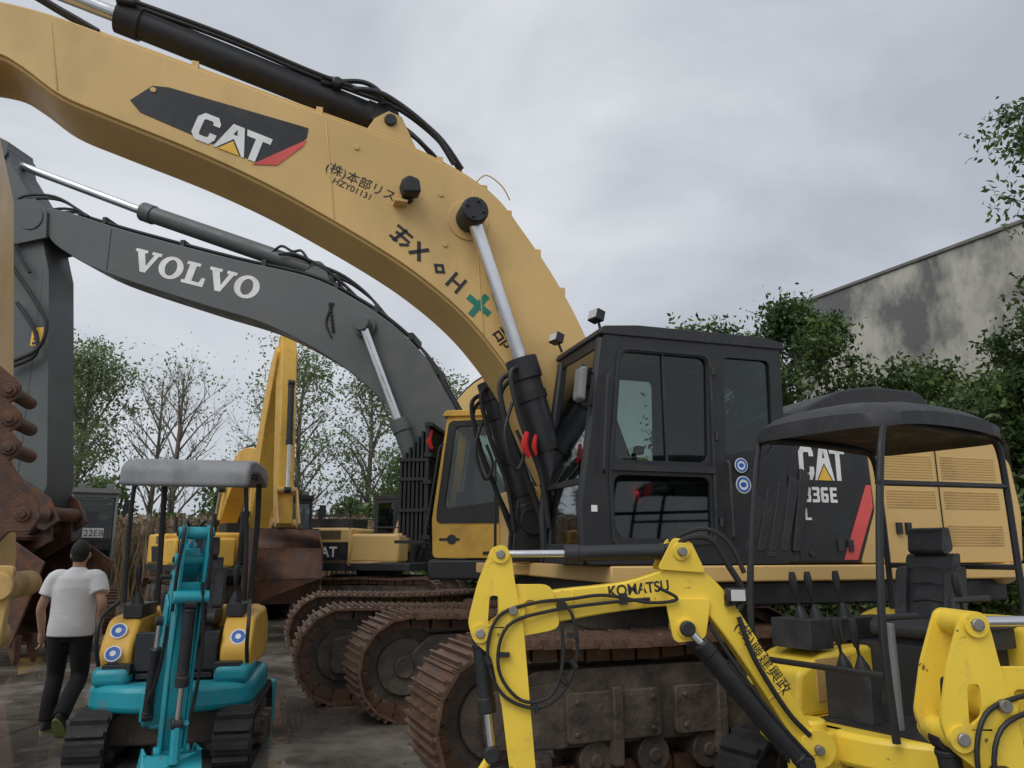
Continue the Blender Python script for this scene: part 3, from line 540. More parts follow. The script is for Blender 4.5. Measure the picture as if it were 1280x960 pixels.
# ================================================================== GENERIC MID-SIZE EXCAVATORS (yard behind)
def midexc(loc,fwd,body,cabm,boomL,stickL,name='excavator',s=1,label=None,dk=BLK,logo=False):
    G=root(name,loc,fwd);G.scale=(s,s,s)
    u=bpy.data.objects.new('undercarriage',None);COL.objects.link(u);u.parent=G
    track(u,1.1,4.0,.9,.55,40,x0=0,side=1,pref='left_track');track(u,-1.1,4.0,.9,.55,40,x0=0,side=-1,pref='right_track')
    B=Buf();B.box(-.8,.8,-1.0,1.0,.45,.85);B.cyl((0,0,.8),(0,0,1.1),.6,n=28);B.done('carbody',MUD,G,bevel=.02)
    B=Buf();B.box(-2.3,1.2,-1.25,1.25,1.06,1.25);B.done('deck',dk,G,bevel=.02)
    B=Buf();B.box(-2.2,-.35,-1.24,1.24,1.25,2.1);B.box(-.35,.9,-1.24,-.45,1.25,1.95);B.done('engine_housing',body,G,bevel=.07,seg=3)
    arc=[(-2.1,-1.26)]+[(-2.1-.55*math.sin(math.pi*k/10),-1.26+2.52*(1-math.cos(math.pi*k/10))/2) for k in range(1,10)]+[(-2.1,1.26)]
    B=Buf();B.prism(arc,1.08,2.0,'z');B.done('counterweight',body,G,bevel=.1,seg=3)
    B=Buf();B.prism([(-.4,1.3),(-1.5,1.3),(-1.7,1.75),(-.4,1.75)],1.241,1.25);B.prism([(-.4,1.3),(-1.5,1.3),(-1.7,1.75),(-.4,1.75)],-1.25,-1.241)
    B.box(-1.9,-.6,-.5,.6,2.1,2.35);B.cyl((-1.4,-.7,2.1),(-1.4,-.7,2.6),.06)
    for i in range(8):
        for sy in(-1.248,1.242):B.box(-1.2,-.6,sy,sy+.006,1.82+i*.028,1.835+i*.028)
    for sy in(-1,1):B.tube([(-.4,sy*1.2,1.9),(-.4,sy*1.2,2.4),(-1.9,sy*1.2,2.4),(-1.9,sy*1.2,2.0)],.02)
    B.done('hood_and_stripe',BLK,G,bevel=.02)
    sd=rnd([(1.05,2.92),(1.25,1.9),(1.2,1.26),(-.33,1.26),(-.33,2.92)],.06);h1=rnd([(.95,2.8),(.3,2.8),(.3,1.5),(1.08,1.5),(1.12,1.9)],.06);h2=rnd([(.2,2.8),(-.22,2.8),(-.22,2.0),(.2,2.0)],.05)
    B=Buf();B.prism(sd,1.2,1.25,holes=[h1,h2]);B.prism(sd,.35,.4,holes=[h1,h2]);B.box(1.13,1.22,.4,1.2,1.26,1.5);B.box(.98,1.06,.4,1.2,2.8,2.92);B.box(-.33,-.28,.4,1.2,1.26,2.1);B.box(-.36,1.12,.33,1.27,2.9,3.0);B.done('cab',cabm,G,bevel=.02)
    B=Buf();B.prism(h1,1.22,1.225);B.prism(h1,.37,.375);slab(B,1.03,2.8,1.2,1.9,.42,1.18,.006);slab(B,1.2,1.9,1.18,1.5,.42,1.18,.006);B.prism(h2,1.22,1.225);B.prism(h2,.37,.375);B.box(-.31,-.305,.42,1.18,2.1,2.85);B.done('cab_glass',GLS,G)
    seat(G,.2,.8,1.75);B=Buf();B.box(-.2,.5,.45,1.15,1.27,1.55);B.box(.2,.5,.42,.55,1.5,1.9);B.box(-.27,.0,.42,1.18,1.3,2.3);B.done('cab_floor',BLKM,G)
    B=Buf();B.tube([(1.2,1.25,2.6),(1.4,1.4,2.65)],.015);B.box(1.36,1.42,1.35,1.5,2.45,2.75);B.tube([(1.2,-1.2,1.3),(1.2,-1.2,2.1),(.2,-1.2,2.1)],.02);B.tube([(1.22,.5,1.85),(1.15,.8,2.3)],.012);B.box(1.21,1.225,.4,1.2,1.86,1.92);B.done('mirror_and_rails',BLK,G,bevel=.01)
    B=Buf();B.box(1.0,1.08,.45,.6,3.0,3.1);B.box(1.0,1.08,1.0,1.15,3.0,3.1);B.done('cab_lamps',GREY,G,bevel=.01)
    B=Buf();t,b=boomL;B.prism(crom2(t,4)+crom2(b,4),-.24,.24);B.done('boom',body,G,bevel=.02)
    B=Buf();B.prism(stickL,-.17,.17);B.done('stick',body,G,bevel=.02)
    m=(V(t[2])+V(b[-3]))*.5
    for sy in(-.36,.36):cylinder(G,(m.x,sy,m.y),((m.x*.55+.95*.45),sy,(m.y*.55+1.4*.45)),(.95,sy,1.35),.09,.05,'boom_cylinder')
    B=Buf()
    for sy in(-.12,.12):B.tube([(x,sy,z+.06) for x,z in t],.03,res=4)
    B.done('boom_hoses',HOSE,G)
    if label:
        B=Buf();B.box(1.228,1.234,.62,1.02,1.94,2.14);B.done('cab_plate',WHT,G)
        c=bpy.data.curves.new('cab_label','FONT');c.body=label;c.size=.19;c.extrude=.002;c.materials.append(BDEC);o=bpy.data.objects.new('cab_label',c);COL.objects.link(o);o.parent=G
        m4=Matrix((V((0,1,0)),V((0,0,1)),V((1,0,0)))).transposed().to_4x4();m4.translation=V((1.236,.64,1.97));o.matrix_local=m4
    if logo:
        c=bpy.data.curves.new('side_label','FONT');c.body='CAT';c.size=.34;c.extrude=.002;c.offset=.006;c.materials.append(WHT);o=bpy.data.objects.new('side_label',c);COL.objects.link(o);o.parent=G
        m4=Matrix((V((1,0,0)),V((0,0,1)),V((0,-1,0)))).transposed().to_4x4();m4.translation=V((-1.35,-1.254,1.4));o.matrix_local=m4
    return G
up=([(.3,1.6),(.6,2.6),(1.2,4.0),(1.75,5.1),(2.4,5.95),(2.85,6.25)],[(3.0,6.1),(2.95,5.85),(2.5,5.1),(2.0,4.2),(1.5,3.0),(.9,1.9),(.55,1.5)])
G=midexc((-6.45,19.3),(.48,-.88),VOLY,BLK,up,[(2.75,6.5),(3.05,6.5),(3.2,6.0),(3.55,4.2),(3.75,2.2),(3.5,2.1),(3.15,3.2),(2.7,5.6)],s=.98)
cylinder(G,(2.95,0,6.45),(2.35,0,6.1),(1.35,0,4.7),.1,.05,'stick_cylinder')
sh=[(3.1,.95),(3.5,.6),(4.1,.6),(4.45,1.1),(4.4,1.7),(4.0,2.1)]
bucket(G,sh+[(3.4,2.1)],1.35,RSTB,teeth=dict(shell=sh,dir=(-.6,.8),n=5))
B=Buf();B.cyl((3.62,-.25,2.2),(3.62,.25,2.2),.1);B.cyl((3.7,-.22,2.9),(3.7,.22,2.9),.07);B.prism([(3.66,2.95),(3.78,2.9),(4.15,2.2),(4.0,2.1)],-.24,-.2);B.prism([(3.66,2.95),(3.78,2.9),(4.15,2.2),(4.0,2.1)],.2,.24);B.done('bucket_linkage',CATD,G)
cylinder(G,(3.85,0,2.9),(3.75,0,3.9),(3.6,0,5.2),.07,.04,'bucket_cylinder')
low=([(.3,1.5),(.7,2.4),(1.5,3.5),(2.6,4.2),(4.0,4.1),(5.1,3.6)],[(5.1,3.3),(4.0,3.65),(2.8,3.65),(1.9,3.0),(1.1,2.0),(.6,1.4)])
G=midexc((-10.0,16.9),(.5,-.87),VOLY,GREY,([(.3,1.5),(.7,2.2),(1.4,2.9),(2.2,3.0),(3.0,2.5),(3.4,2.0)],[(3.3,1.8),(2.8,2.1),(2.2,2.5),(1.6,2.4),(1.0,1.8),(.6,1.4)]),[(3.5,2.2),(3.3,2.2),(3.0,1.5),(2.9,.3),(3.1,.25),(3.3,1.2)],label='22E8',s=.97)
G=midexc((-3.6,21.5),(.985,-.17),CATY,BLK,([(.3,1.6),(.7,2.8),(1.4,4.4),(2.3,5.7),(3.3,6.1),(5.0,5.6)],[(5.0,5.2),(3.4,5.6),(2.5,5.1),(1.9,4.1),(1.2,2.7),(.7,1.5)]),[(5.4,5.9),(5.1,6.0),(4.8,5.2),(4.2,1.2),(4.5,1.1),(5.3,4.9)],s=1.05,logo=True)
G=midexc((-8.6,22.5),(.6,-.8),VOLY,BLK,low,[(5.4,3.8),(5.1,3.9),(4.8,3.2),(4.2,.6),(4.4,.5),(5.3,3.0)],s=1.0)

# ================================================================== COMPACT YELLOW EXCAVATOR
def kom_front(par,dz=0,lettering=True):
    K=bpy.data.objects.new('front_attachment',None);COL.objects.link(K);K.parent=par;K.location=(0,0,dz)
    t=crom2([(1.72,1.35),(1.45,1.39),(1.09,1.43),(.84,1.50),(.66,1.50),(.52,1.39),(.38,1.18),(.2,.88),(.04,.60)],4);b=crom2([(-.02,.48),(.12,.50),(.22,.66),(.38,.92),(.56,1.18),(.66,1.28),(.82,1.30),(1.19,1.26),(1.61,1.19),(1.72,1.22)],4)
    B=Buf();B.prism(t+b,-.06,.06);B.done('boom',KOMY,K,bevel=.01)
    B=Buf()
    for a,c in((.066,.085),(-.085,-.066)):B.prism(rnd([(.62,1.48),(.70,1.66),(.80,1.68),(.90,1.50)],.03),a,c)
    B.prism(rnd([(.64,1.12),(.82,1.10),(.86,1.34),(.60,1.34)],.04),.061,.08);B.prism(rnd([(1.78,1.42),(1.5,1.42),(1.45,1.18),(1.78,1.12)],.06),.061,.078,holes=[ellp(1.62,1.30,.035,.035,14)])
    for x,z,r in((.76,1.60,.05),(.75,1.18,.055),(1.72,1.28,.07),(.06,.55,.1)):B.cyl((x,-.1,z),(x,.1,z),r,n=22)
    B.tube([(.98,.062,1.29),(.98,.062,1.43)],.005,n=5);B.tube([(1.38,.062,1.24),(1.38,.062,1.38)],.005,n=5);B.tube([(.3,.062,.80),(.21,.062,.86)],.005,n=5)
    B.done('boom_brackets',KOMY,K,bevel=.005)
    st=[(1.84,1.62),(1.78,1.64),(1.73,1.58),(1.71,1.44),(1.66,1.18),(1.60,.47),(1.57,.25),(1.66,.22),(1.74,.47),(1.78,.78),(1.84,1.04),(1.94,1.12),(1.97,1.22),(1.92,1.42)]
    B=Buf();hol=[rnd([(1.85,1.36),(1.80,1.36),(1.80,1.24),(1.86,1.2)],.02),ellp(1.88,1.17,.022,.022,12)]
    B.prism(rnd(st,.03),.085,.105,holes=hol);B.prism(rnd(st,.03),-.105,-.085,holes=hol);B.prism([(1.73,1.1),(1.66,1.1),(1.59,.3),(1.66,.25),(1.77,.85)],-.085,.085)
    for x,z,r in((1.79,1.585,.05),(1.90,1.16,.05),(1.63,.27,.06)):B.cyl((x,-.122,z),(x,.122,z),r,n=20)
    B.done('stick',KOMY,K,bevel=.005)
    B=Buf()
    for x,z in((1.79,1.585),(1.72,1.28),(.76,1.60),(.75,1.18),(.06,.55),(1.90,1.16),(1.63,.27)):B.cyl((x,-.135,z),(x,.135,z),.025,n=14)
    B.done('pins',STL,K,bevel=.004)
    cylinder(K,(1.79,0,1.585),(1.40,0,1.588),(.84,0,1.60),.045,.022,'stick_cylinder',mb=BLK)
    for s in(-.10,.10):cylinder(K,(.75,s,1.18),(.66,s,1.09),(.16,s,.50),.042,.022,'boom_cylinder',mb=BLK)
    cylinder(K,(1.83,0,.52),(1.86,0,.75),(1.90,0,1.10),.045,.022,'bucket_cylinder',mb=BLK)
    B=Buf()
    B.tube([(.9,.1,1.40),(.8,.11,1.34),(.95,.1,1.32),(1.2,.09,1.36),(1.4,.09,1.34),(1.6,.1,1.32),(1.8,.12,1.25),(1.86,.13,1.05),(1.78,.13,.85),(1.6,.14,.78),(1.45,.13,.86),(1.37,.12,1.05),(1.39,.11,1.25),(1.46,.09,1.34)],.010,res=6)
    B.tube([(.95,.09,1.34),(1.2,.1,1.32),(1.5,.1,1.28),(1.75,.13,1.2),(1.80,.14,.98),(1.68,.14,.82),(1.52,.14,.84),(1.45,.12,1.0),(1.45,.11,1.2)],.010,res=6)
    B.tube([(.82,.05,1.62),(.7,.09,1.68),(.58,.1,1.66),(.5,.1,1.53),(.42,.1,1.38),(.45,.1,1.28)],.018,res=6);B.tube([(.8,-.03,1.66),(.62,.03,1.73),(.48,.06,1.66),(.4,.08,1.48)],.014,res=6)
    B.tube([(.45,.09,1.24),(.38,.1,1.02),(.22,.1,.75),(.1,.1,.62)],.015,res=5);B.tube([(.62,.09,1.2),(.5,.12,1.0),(.3,.13,.72),(.1,.12,.5)],.012,res=5)
    for x,z in((1.1,1.34),(1.45,1.31),(.5,1.33)):B.box(x-.02,x+.02,.062,.11,z-.03,z+.03)
    for x,z in((1.39,1.15),(1.77,1.05)):B.box(x-.03,x+.03,.105,.14,z-.012,z+.012)
    for x,z in((1.86,1.02),(1.6,.78),(1.39,1.0),(1.45,.92)):
        B.cyl((x-.012,.135,z-.02),(x+.012,.135,z+.02),.016,n=10)
    B.done('hoses',HOSE,K)
    B=Buf();B.box(.40,.52,.062,.13,1.32,1.40);B.done('boom_lamp',BLK,K,bevel=.01);B=Buf();B.box(.42,.50,.13,.134,1.33,1.39);B.done('lamp_lens',LAMP,K)
    if lettering:
        text('maker_lettering','KOMATSU',K,(1.18,1.35),(-.985,.10),.082,BDEC,.0605,.02,sx=.92)
        text('owner_lettering','(株)藤建興政',K,(.47,1.19),(-.57,-.82),.08,BDEC,.0605,.0)
    sh=[(1.45,.04),(1.7,.0),(1.95,.05),(2.05,.2),(1.95,.36),(1.75,.40)]
    bucket(K,sh+[(1.55,.28)],.5,BLK,teeth=dict(shell=sh,dir=(-1,0),n=4,len=.1),th=.02)
    B=Buf();B.prism([(1.58,.35),(1.7,.35),(1.68,.18),(1.6,.18)],-.08,.08);B.tube([(1.83,0,.52),(1.95,0,.34)],.025);B.done('bucket_ears',KOMY,K)
    return K
def mini(name,loc,fwd,body,L=2.0,tH=.45,tw=.32,tg=.62,z0=.52):
    G=root(name,loc,fwd)
    track(G,tg,L,tH,tw,34,rubber=True,side=1,pref='left_track');track(G,-tg,L,tH,tw,34,rubber=True,side=-1,pref='right_track')
    B=Buf();B.box(-.45,.45,-tg,tg,.15,.4);B.cyl((0,0,.35),(0,0,z0),.35,n=28);B.box(-L/2-.25,-L/2+.1,-.08,.08,.18,.3);B.done('carbody',MUD,G,bevel=.02)
    B=Buf();B.prism(rnd([(-L/2-.3,.05),(-L/2-.22,.0),(-L/2-.26,.36),(-L/2-.32,.38)],.02),-tg-tw/2,tg+tw/2);B.done('dozer_blade',body,G,bevel=.01)
    return G
def kom_body(loc,fwd):
    G=mini('compact_excavator',loc,fwd,KOMY)
    pl=rnd([(.95,-.3),(.95,.3),(.8,.62),(-.7,.68),(-1.0,.4),(-1.0,-.4),(-.7,-.68),(.8,-.62)],.12)
    B=Buf();B.prism(pl,.44,.62,'z');B.done('deck',KOMY,G,bevel=.03)
    B=Buf();B.box(.0,.8,-.15,.55,.62,.632);B.done('floor_mat',RUB,G)
    B=Buf();B.prism(rnd([(-.35,.62),(-.35,1.15),(-.6,1.2),(-.95,1.05),(-1.0,.62)],.06),-.62,.62);B.done('engine_cover',KOMY,G,bevel=.05,seg=3)
    B=Buf();B.prism(rnd([(.1,.62),(.1,1.0),(.6,.98),(.85,.88),(.9,.62)],.05),-.62,-.2);B.done('right_cover',KOMY,G,bevel=.04,seg=3)
    B=Buf();B.box(.35,.7,-.205,-.195,.7,.95);B.box(.25,.42,-.55,-.35,1.0,1.01);B.done('cover_plate',CATD,G,bevel=.003)
    B=Buf();B.box(-.35,.12,-.38,.42,.62,1.02);B.box(-.3,.25,.36,.5,1.02,1.14);B.box(-.3,.25,-.46,-.32,1.02,1.16);B.box(.62,.72,-.12,.18,.63,.9);B.box(.5,.72,-.5,-.2,1.0,1.18)
    B.prism(rnd([(-.3,1.14),(.28,1.14),(.3,1.17),(.1,1.2),(-.28,1.2)],.02),.34,.52);B.done('consoles',BLKM,G,bevel=.02)
    B=Buf()
    for q in((.1,.43),(.1,-.39),(.66,.1),(.66,-.02),(.6,-.35),(.45,-.35)):lever(B,q[0],q[1],1.16 if abs(q[1])>.3 else .9,.2)
    B.done('levers',BLK,G)
    B=Buf();B.box(.66,.70,.28,.33,.62,1.2);B.done('lever_column',GREY,G,bevel=.01)
    seat(G,-.10,.02,1.06,1.0,.86)
    B=Buf()
    x0,x1,y=-.52,.76,.45
    for s in(-1,1):
        B.tube([(x1+.18,s*y,.62),(x1+.2,s*y,1.3),(x1+.05,s*y,2.2),(x1-.05,s*y,2.33),(x1-.2,s*y,2.35)],.022,n=10,res=4)
        B.tube([(x0-.04,s*y,1.15),(x0-.02,s*y,2.0),(x0+.02,s*y,2.28),(x0+.15,s*y,2.35)],.022,n=10,res=4)
        B.tube([(x1-.2,s*y,2.35),(x0+.15,s*y,2.35)],.022)
    B.tube([(x1+.12,y,1.98),(x0-.02,y,2.02)],.018);B.tube([(x1+.2,y,1.25),(x1-.1,y*1.02,1.25)],.018)
    B.tube([(x0-.03,-y,1.5),(x0-.03,y,1.5)],.02);B.tube([(x1+.19,y,.95),(x1+.19,-y,.95)],.018)
    B.tube([(-.1,.47,1.32),(.3,.47,1.32),(.34,.47,1.1)],.02);B.done('canopy_frame',BLK,G)
    B=Buf()
    x0c,x1c,hw=-.60,.86,.54;xm=(x0c+x1c)/2;hl=(x1c-x0c)/2
    xs=[x0c+(x1c-x0c)*i/16 for i in range(17)];ys=[-hw+2*hw*i/12 for i in range(13)];nx,ny=17,13
    vs=[];fs=[]
    for top_ in(1,0):
        for x in xs:
            for yy in ys:
                u=(x-xm)/hl;v=yy/hw;mx_=max(abs(u),abs(v))
                k=mx_/((abs(u)**5+abs(v)**5)**.2) if mx_>1e-5 else 1
                e=mx_
                z=2.51-.05*u*u-.03*v*v-(.05 if e>.99 else 0)+(.018 if abs(v)<.7 and abs(u)<.75 else 0) if top_ else 2.375-.035*u*u-(.03 if e>.99 else 0)
                vs.append((xm+u*hl*k,v*hw*k,z))
    for o in(0,nx*ny):
        for i in range(nx-1):
            for j in range(ny-1):fs.append((o+i*ny+j,o+(i+1)*ny+j,o+(i+1)*ny+j+1,o+i*ny+j+1))
    per=[(i,0) for i in range(nx)]+[(nx-1,j) for j in range(1,ny)]+[(i,ny-1) for i in range(nx-2,-1,-1)]+[(0,j) for j in range(ny-2,0,-1)]
    for k in range(len(per)):
        a=per[k];b=per[(k+1)%len(per)];ia=a[0]*ny+a[1];ib=b[0]*ny+b[1];fs.append((ia,ib,ib+nx*ny,ia+nx*ny))
    B.add(vs,fs);B.done('canopy_roof',BLKM,G,ang=55)
    B=Buf();B.box(.85,1.15,-.1,.1,.35,.62);B.cyl((1.05,0,.3),(1.05,0,.68),.09);B.done('swing_bracket',KOMY,G,bevel=.02)
    return G
K1=kom_body((2.57,5.2),(-.85,-.53));kf=rel(K1,(1.72,4.6),(-1,-.04),'boom_swing');kom_front(kf)
K2=kom_body((4.55,3.75),(-.93,-.37));kf=rel(K2,(3.64,3.35),(-1,-.02),'boom_swing',z=-.27);kom_front(kf,lettering=False)

# ================================================================== TEAL COMPACT EXCAVATOR
G=mini('teal_compact_excavator',(-2.72,6.78),(.2,-.98),TEAL,L=1.65,tH=.42,tw=.27,tg=.5)
B=Buf();pl=rnd([(.72,-.25),(.72,.25),(.55,.60),(-.5,.62),(-.85,.35),(-.85,-.35),(-.5,-.62),(.55,-.60)],.12);B.prism(pl,.42,.62,'z');B.box(.1,.60,-.57,-.30,.6,.74);B.box(.1,.60,.30,.57,.6,.74);B.done('deck',TEAL,G,bevel=.05,seg=3)
B=Buf()
for s in(-1,1):B.prism(rnd([(.46,.66),(.50,.86),(.3,1.08),(-.5,1.12),(-.8,.95),(-.8,.66)],.08),*sorted((s*.32,s*.56)))
B.prism(rnd([(-.3,.66),(-.3,1.12),(-.7,1.12),(-.84,.66)],.06),-.5,.5);B.done('side_covers',VOLY,G,bevel=.06,seg=3)
B=Buf();B.box(-.2,.5,-.28,.28,.64,.68);B.box(-.3,.15,-.26,.26,.66,.95);B.box(-.2,.3,.32,.46,1.08,1.18);B.box(-.2,.3,-.46,-.32,1.08,1.18);B.box(.4,.5,-.3,.3,.7,.98);B.box(.44,.58,.30,.5,.68,.76);B.box(.44,.58,-.5,-.3,.68,.76)
for y in(-.38,.38,-.12,.12):lever(B,.22 if abs(y)>.3 else .45,y,1.18 if abs(y)>.3 else .98,.2)
B.done('controls',BLK,G,bevel=.01)
seat(G,-.15,0,1.0,.95,.9)
B=Buf()
for s in(-1,1):
    B.tube([(-.55,s*.40,1.1),(-.55,s*.42,1.8),(-.48,s*.42,2.20),(-.3,s*.42,2.26),(.5,s*.42,2.23)],.026,n=8,res=3)
    B.tube([(.5,s*.42,2.23),(.42,s*.45,1.8),(.3,s*.46,1.2)],.018,n=8,res=3)
    B.tube([(.3,s*.50,1.2),(.60,s*.54,1.1),(.62,s*.54,.9),(.52,s*.54,.75)],.016,n=8,res=4)
B.done('canopy_frame',BLK,G)
B=Buf();B.prism(rnd([(.74,2.10),(.73,2.24),(.62,2.31),(.2,2.37),(-.4,2.38),(-.70,2.33),(-.72,2.22),(-.66,2.20),(.0,2.27),(.55,2.22),(.66,2.10)],.04),-.48,.48);B.done('canopy_roof',CANG,G,bevel=.05,seg=3)
for y,z in((-.45,.98),(-.45,.82),(.45,.92)):
    x=.485 if z<.9 else .42
    if z>.95:x=.39
    B=Buf();B.cyl((x-.06,y,z-.03),(x+.025,y,z+.015),.062,n=24);B.done('sticker_disc',WHT,G)
    B=Buf();B.cyl((x-.05,y,z-.025),(x+.0285,y,z+.0168),.052,n=24);B.done('sticker_print',BDC,G)
    B=Buf();B.cyl((x-.05,y,z-.025),(x+.031,y,z+.018),.022,n=16);B.done('sticker_centre',WHT,G)
B=Buf();B.box(.6,.92,-.13,.13,.40,.62);B.cyl((.84,0,.36),(.84,0,.68),.09);B.done('swing_bracket',TEAL,G,bevel=.02)
S=rel(G,(-2.56,5.95),(.50,-.866),'boom_swing');S.scale=(.92,.92,.88)
t=crom2([(-.12,.46),(-.10,.70),(.05,1.08),(.30,1.42),(.62,1.66),(.92,1.82),(1.0,1.84)],4);b=crom2([(1.08,1.76),(.98,1.64),(.68,1.44),(.42,1.12),(.26,.82),(.14,.52),(.06,.42)],4)
B=Buf();B.prism(t+b,-.06,.06)
for a,c in((.061,.078),(-.078,-.061)):B.prism(rnd([(.25,1.2),(.42,1.5),(.58,1.42),(.5,1.1)],.04),a,c)
B.cyl((0,-.12,.52),(0,.12,.52),.1);B.prism([(.32,1.44),(.38,1.66),(.48,1.68),(.56,1.56)],-.05,.05);B.done('boom',TEAL,S,bevel=.012)
B=Buf();sk=[(1.22,2.0),(1.10,2.02),(1.0,1.84),(.95,1.66),(.84,1.0),(.76,.42),(.80,.34),(.90,.36),(1.0,1.0),(1.16,1.6),(1.22,1.8)];B.prism(sk,.068,.085);B.prism(sk,-.085,-.068);B.prism([(1.12,1.6),(1.0,1.6),(.8,.5),(.88,.42),(1.0,1.0)],-.066,.066)
for x,z in((1.14,1.95),(1.04,1.76),(.84,.40),(1.15,1.5)):B.cyl((x,-.115,z),(x,.115,z),.045,n=18)
B.done('stick',TEAL,S,bevel=.006)
B=Buf()
for x,z in((1.14,1.95),(1.04,1.76),(.84,.40),(.43,1.62),(.4,1.28)):B.cyl((x,-.125,z),(x,.125,z),.022,n=12)
for y in(-.035,.035):
    B.tube([(-.05,y,.8),(.12,y,1.25),(.4,y,1.6),(.75,y,1.8),(1.0,y,1.98),(1.15,y*2,2.04),(1.22,y*2.5,1.95),(1.19,y*3,1.7),(1.1,y*3,1.4)],.012,res=5)
B.tube([(.1,.1,.6),(.4,.12,.75),(.7,.12,1.0),(.95,.12,1.2),(1.05,.12,1.4)],.012,res=5);B.tube([(.1,-.1,.6),(.35,-.12,.7),(.65,-.12,.85),(.9,-.12,1.05),(1.03,-.12,1.3)],.012,res=5)
B.tube([(1.2,.06,1.6),(1.14,.10,1.2),(1.08,.10,.9),(1.02,.08,.66)],.012,res=5)
B.done('pins_and_hoses',HOSE,S)
cylinder(S,(1.14,0,1.95),(.88,0,1.86),(.46,0,1.65),.042,.02,'stick_cylinder',mb=TEAL)
for s in(-.10,.10):cylinder(S,(.4,s,1.28),(.33,s,1.05),(.14,s,.55),.036,.02,'boom_cylinder',mb=BLK)
cylinder(S,(1.0,0,.62),(1.07,0,.9),(1.14,0,1.42),.04,.02,'bucket_cylinder',mb=BLK)
sh=[(.5,.22),(.62,.05),(.85,.02),(1.02,.14),(1.05,.3),(.95,.42)];bucket(S,sh+[(.72,.42)],.36,TEAL,teeth=dict(shell=sh,dir=(-.6,.8),n=4,len=.1),th=.02)
B=Buf();B.tube([(1.0,0,.62),(1.02,0,.36)],.035);B.tube([(1.0,.06,.62),(.88,.06,.56)],.02);B.done('bucket_link',TEAL,S)

# ================================================================== PERSON (seen from behind, walking)
SKIN=M('skin',(.45,.26,.17),.55,damt=0,bump=.02);SHIRT=M('white_cotton',(.76,.77,.79),.85,dirt=(.60,.60,.63),damt=.35,scale=8,bump=.6,bscale=8);TROU=M('black_trousers',(.014,.014,.017),.8,damt=.1,bump=.3,bscale=22)
HAIR=M('black_hair',(.01,.009,.009),.5,damt=0,bump=.5,bscale=150);SHOE=M('shoe',(.03,.035,.03),.6,damt=.2);SOLE=M('shoe_sole',(.32,.36,.12),.7,damt=.4)
PR=root('man_walking',(-4.12,7.50),(1,0));PR.rotation_euler[2]=math.radians(8)
hipL=V((-.095,.0,.86));hipR=V((.095,0,.86));kL=V((-.12,.08,.47));aL=V((-.12,.0,.09));kR=V((.10,.05,.46));aR=V((.10,-.27,.17))
B=Buf()
for h,k,a in((hipL,kL,aL),(hipR,kR,aR)):
    B.tube([h+V((0,0,.06)),h,h*.5+k*.5,k,k*.5+a*.5+V((0,-.015,0)),a],.08,n=16,res=5,radii=[.095,.108,.09,.074,.072,.068])
B.loft([((0,0,.78),.12,.09),((0,0,.86),.175,.115),((0,0,.94),.165,.11),((0,0,1.0),.155,.10)])
B.done('trousers',TROU,PR,remesh=.012,smooth=4)
B=Buf();B.loft([((0,0,.83),.205,.14),((0,0,.92),.205,.14),((0,0,1.02),.196,.13),((0,.0,1.15),.20,.13),((0,0,1.27),.208,.13),((0,-.005,1.35),.19,.105),((0,0,1.40),.13,.08),((0,.005,1.435),.08,.07),((0,.01,1.455),.062,.06)],n=24)
shL=V((-.185,0,1.35));eL=V((-.275,-.02,1.09));wL=V((-.275,.05,.86));shR=V((.185,0,1.35));eR=V((.285,-.10,1.12));wR=V((.25,-.02,.90))
for sx,s,e in((-1,shL,eL),(1,shR,eR)):B.tube([V((sx*.1,0,1.365)),s,s*.4+e*.6],.08,n=16,res=4,radii=[.065,.078,.080])
B.done('t_shirt',SHIRT,PR,remesh=.011,smooth=4)
B=Buf()
for s,e,w,sg in((shL,eL,wL,-1),(shR,eR,wR,1)):
    B.tube([s,s*.5+e*.5,e,e*.55+w*.45,w],.04,n=14,res=4,radii=[.05,.048,.040,.039,.026])
    d=(w-e).normalized()
    side_=V((0,1,0));side_=(side_-d*side_.dot(d)).normalized();nn=d.cross(side_)
    B.tube([w-d*.01,w+d*.04,w+d*.09],.03,n=10,res=3,radii=[.025,.034,.032],flat=1)
    for i,(o,l) in enumerate(((-.027,.062),(-.009,.072),(.009,.068),(.027,.052))):
        b0=w+d*.085+side_*o;inw=nn*(.02*sg);B.tube([b0,b0+d*l*.45,b0+d*l*.8+inw,b0+d*l+inw*2.2],.0085,n=8,res=2,radii=[.0095,.009,.0085,.007])
    tb=w+d*.03+side_*.024;B.tube([tb,tb+side_*.025+d*.025,tb+side_*.03+d*.055+nn*.01*sg],.01,n=8,res=2,radii=[.013,.011,.009])
B.tube([(0,.01,1.38),(0,.015,1.46),(0,.02,1.52)],.055,n=16,res=3,radii=[.065,.056,.056])
hd=V((0,.03,1.585));B.ell(hd,.075,.092,.115,20);B.ell(hd+V((0,.03,-.05)),.055,.062,.06,16);B.ell(hd+V((0,.098,-.01)),.012,.016,.022,8)
for s in(-1,1):B.ell(hd+V((s*.080,-.005,-.02)),.013,.022,.032,10);B.ell(hd+V((s*.03,.088,.01)),.014,.008,.008,8)
B.ell(hd+V((0,.09,-.055)),.024,.01,.008,8)
B.done('head_and_arms',SKIN,PR,remesh=.005,smooth=2)
B=Buf();B.ell(hd+V((0,-.014,.020)),.083,.092,.103,24);B.ell(hd+V((0,-.036,-.035)),.070,.058,.058,20)
for k in range(150):
    a=random.uniform(0,6.28);z=random.uniform(-.06,.098);r=math.sqrt(max(0,1-(z/.105)**2));p=hd+V((.079*r*math.cos(a),-.014+.088*r*math.sin(a),.020+z))
    if p.y>hd.y+.05 and z<.05: continue
    B.tube([p,p+V((math.cos(a)*.004,math.sin(a)*.004,-.018))],.006,n=5,radii=[.006,.002])
B.done('hair',HAIR,PR,remesh=.004,smooth=1)
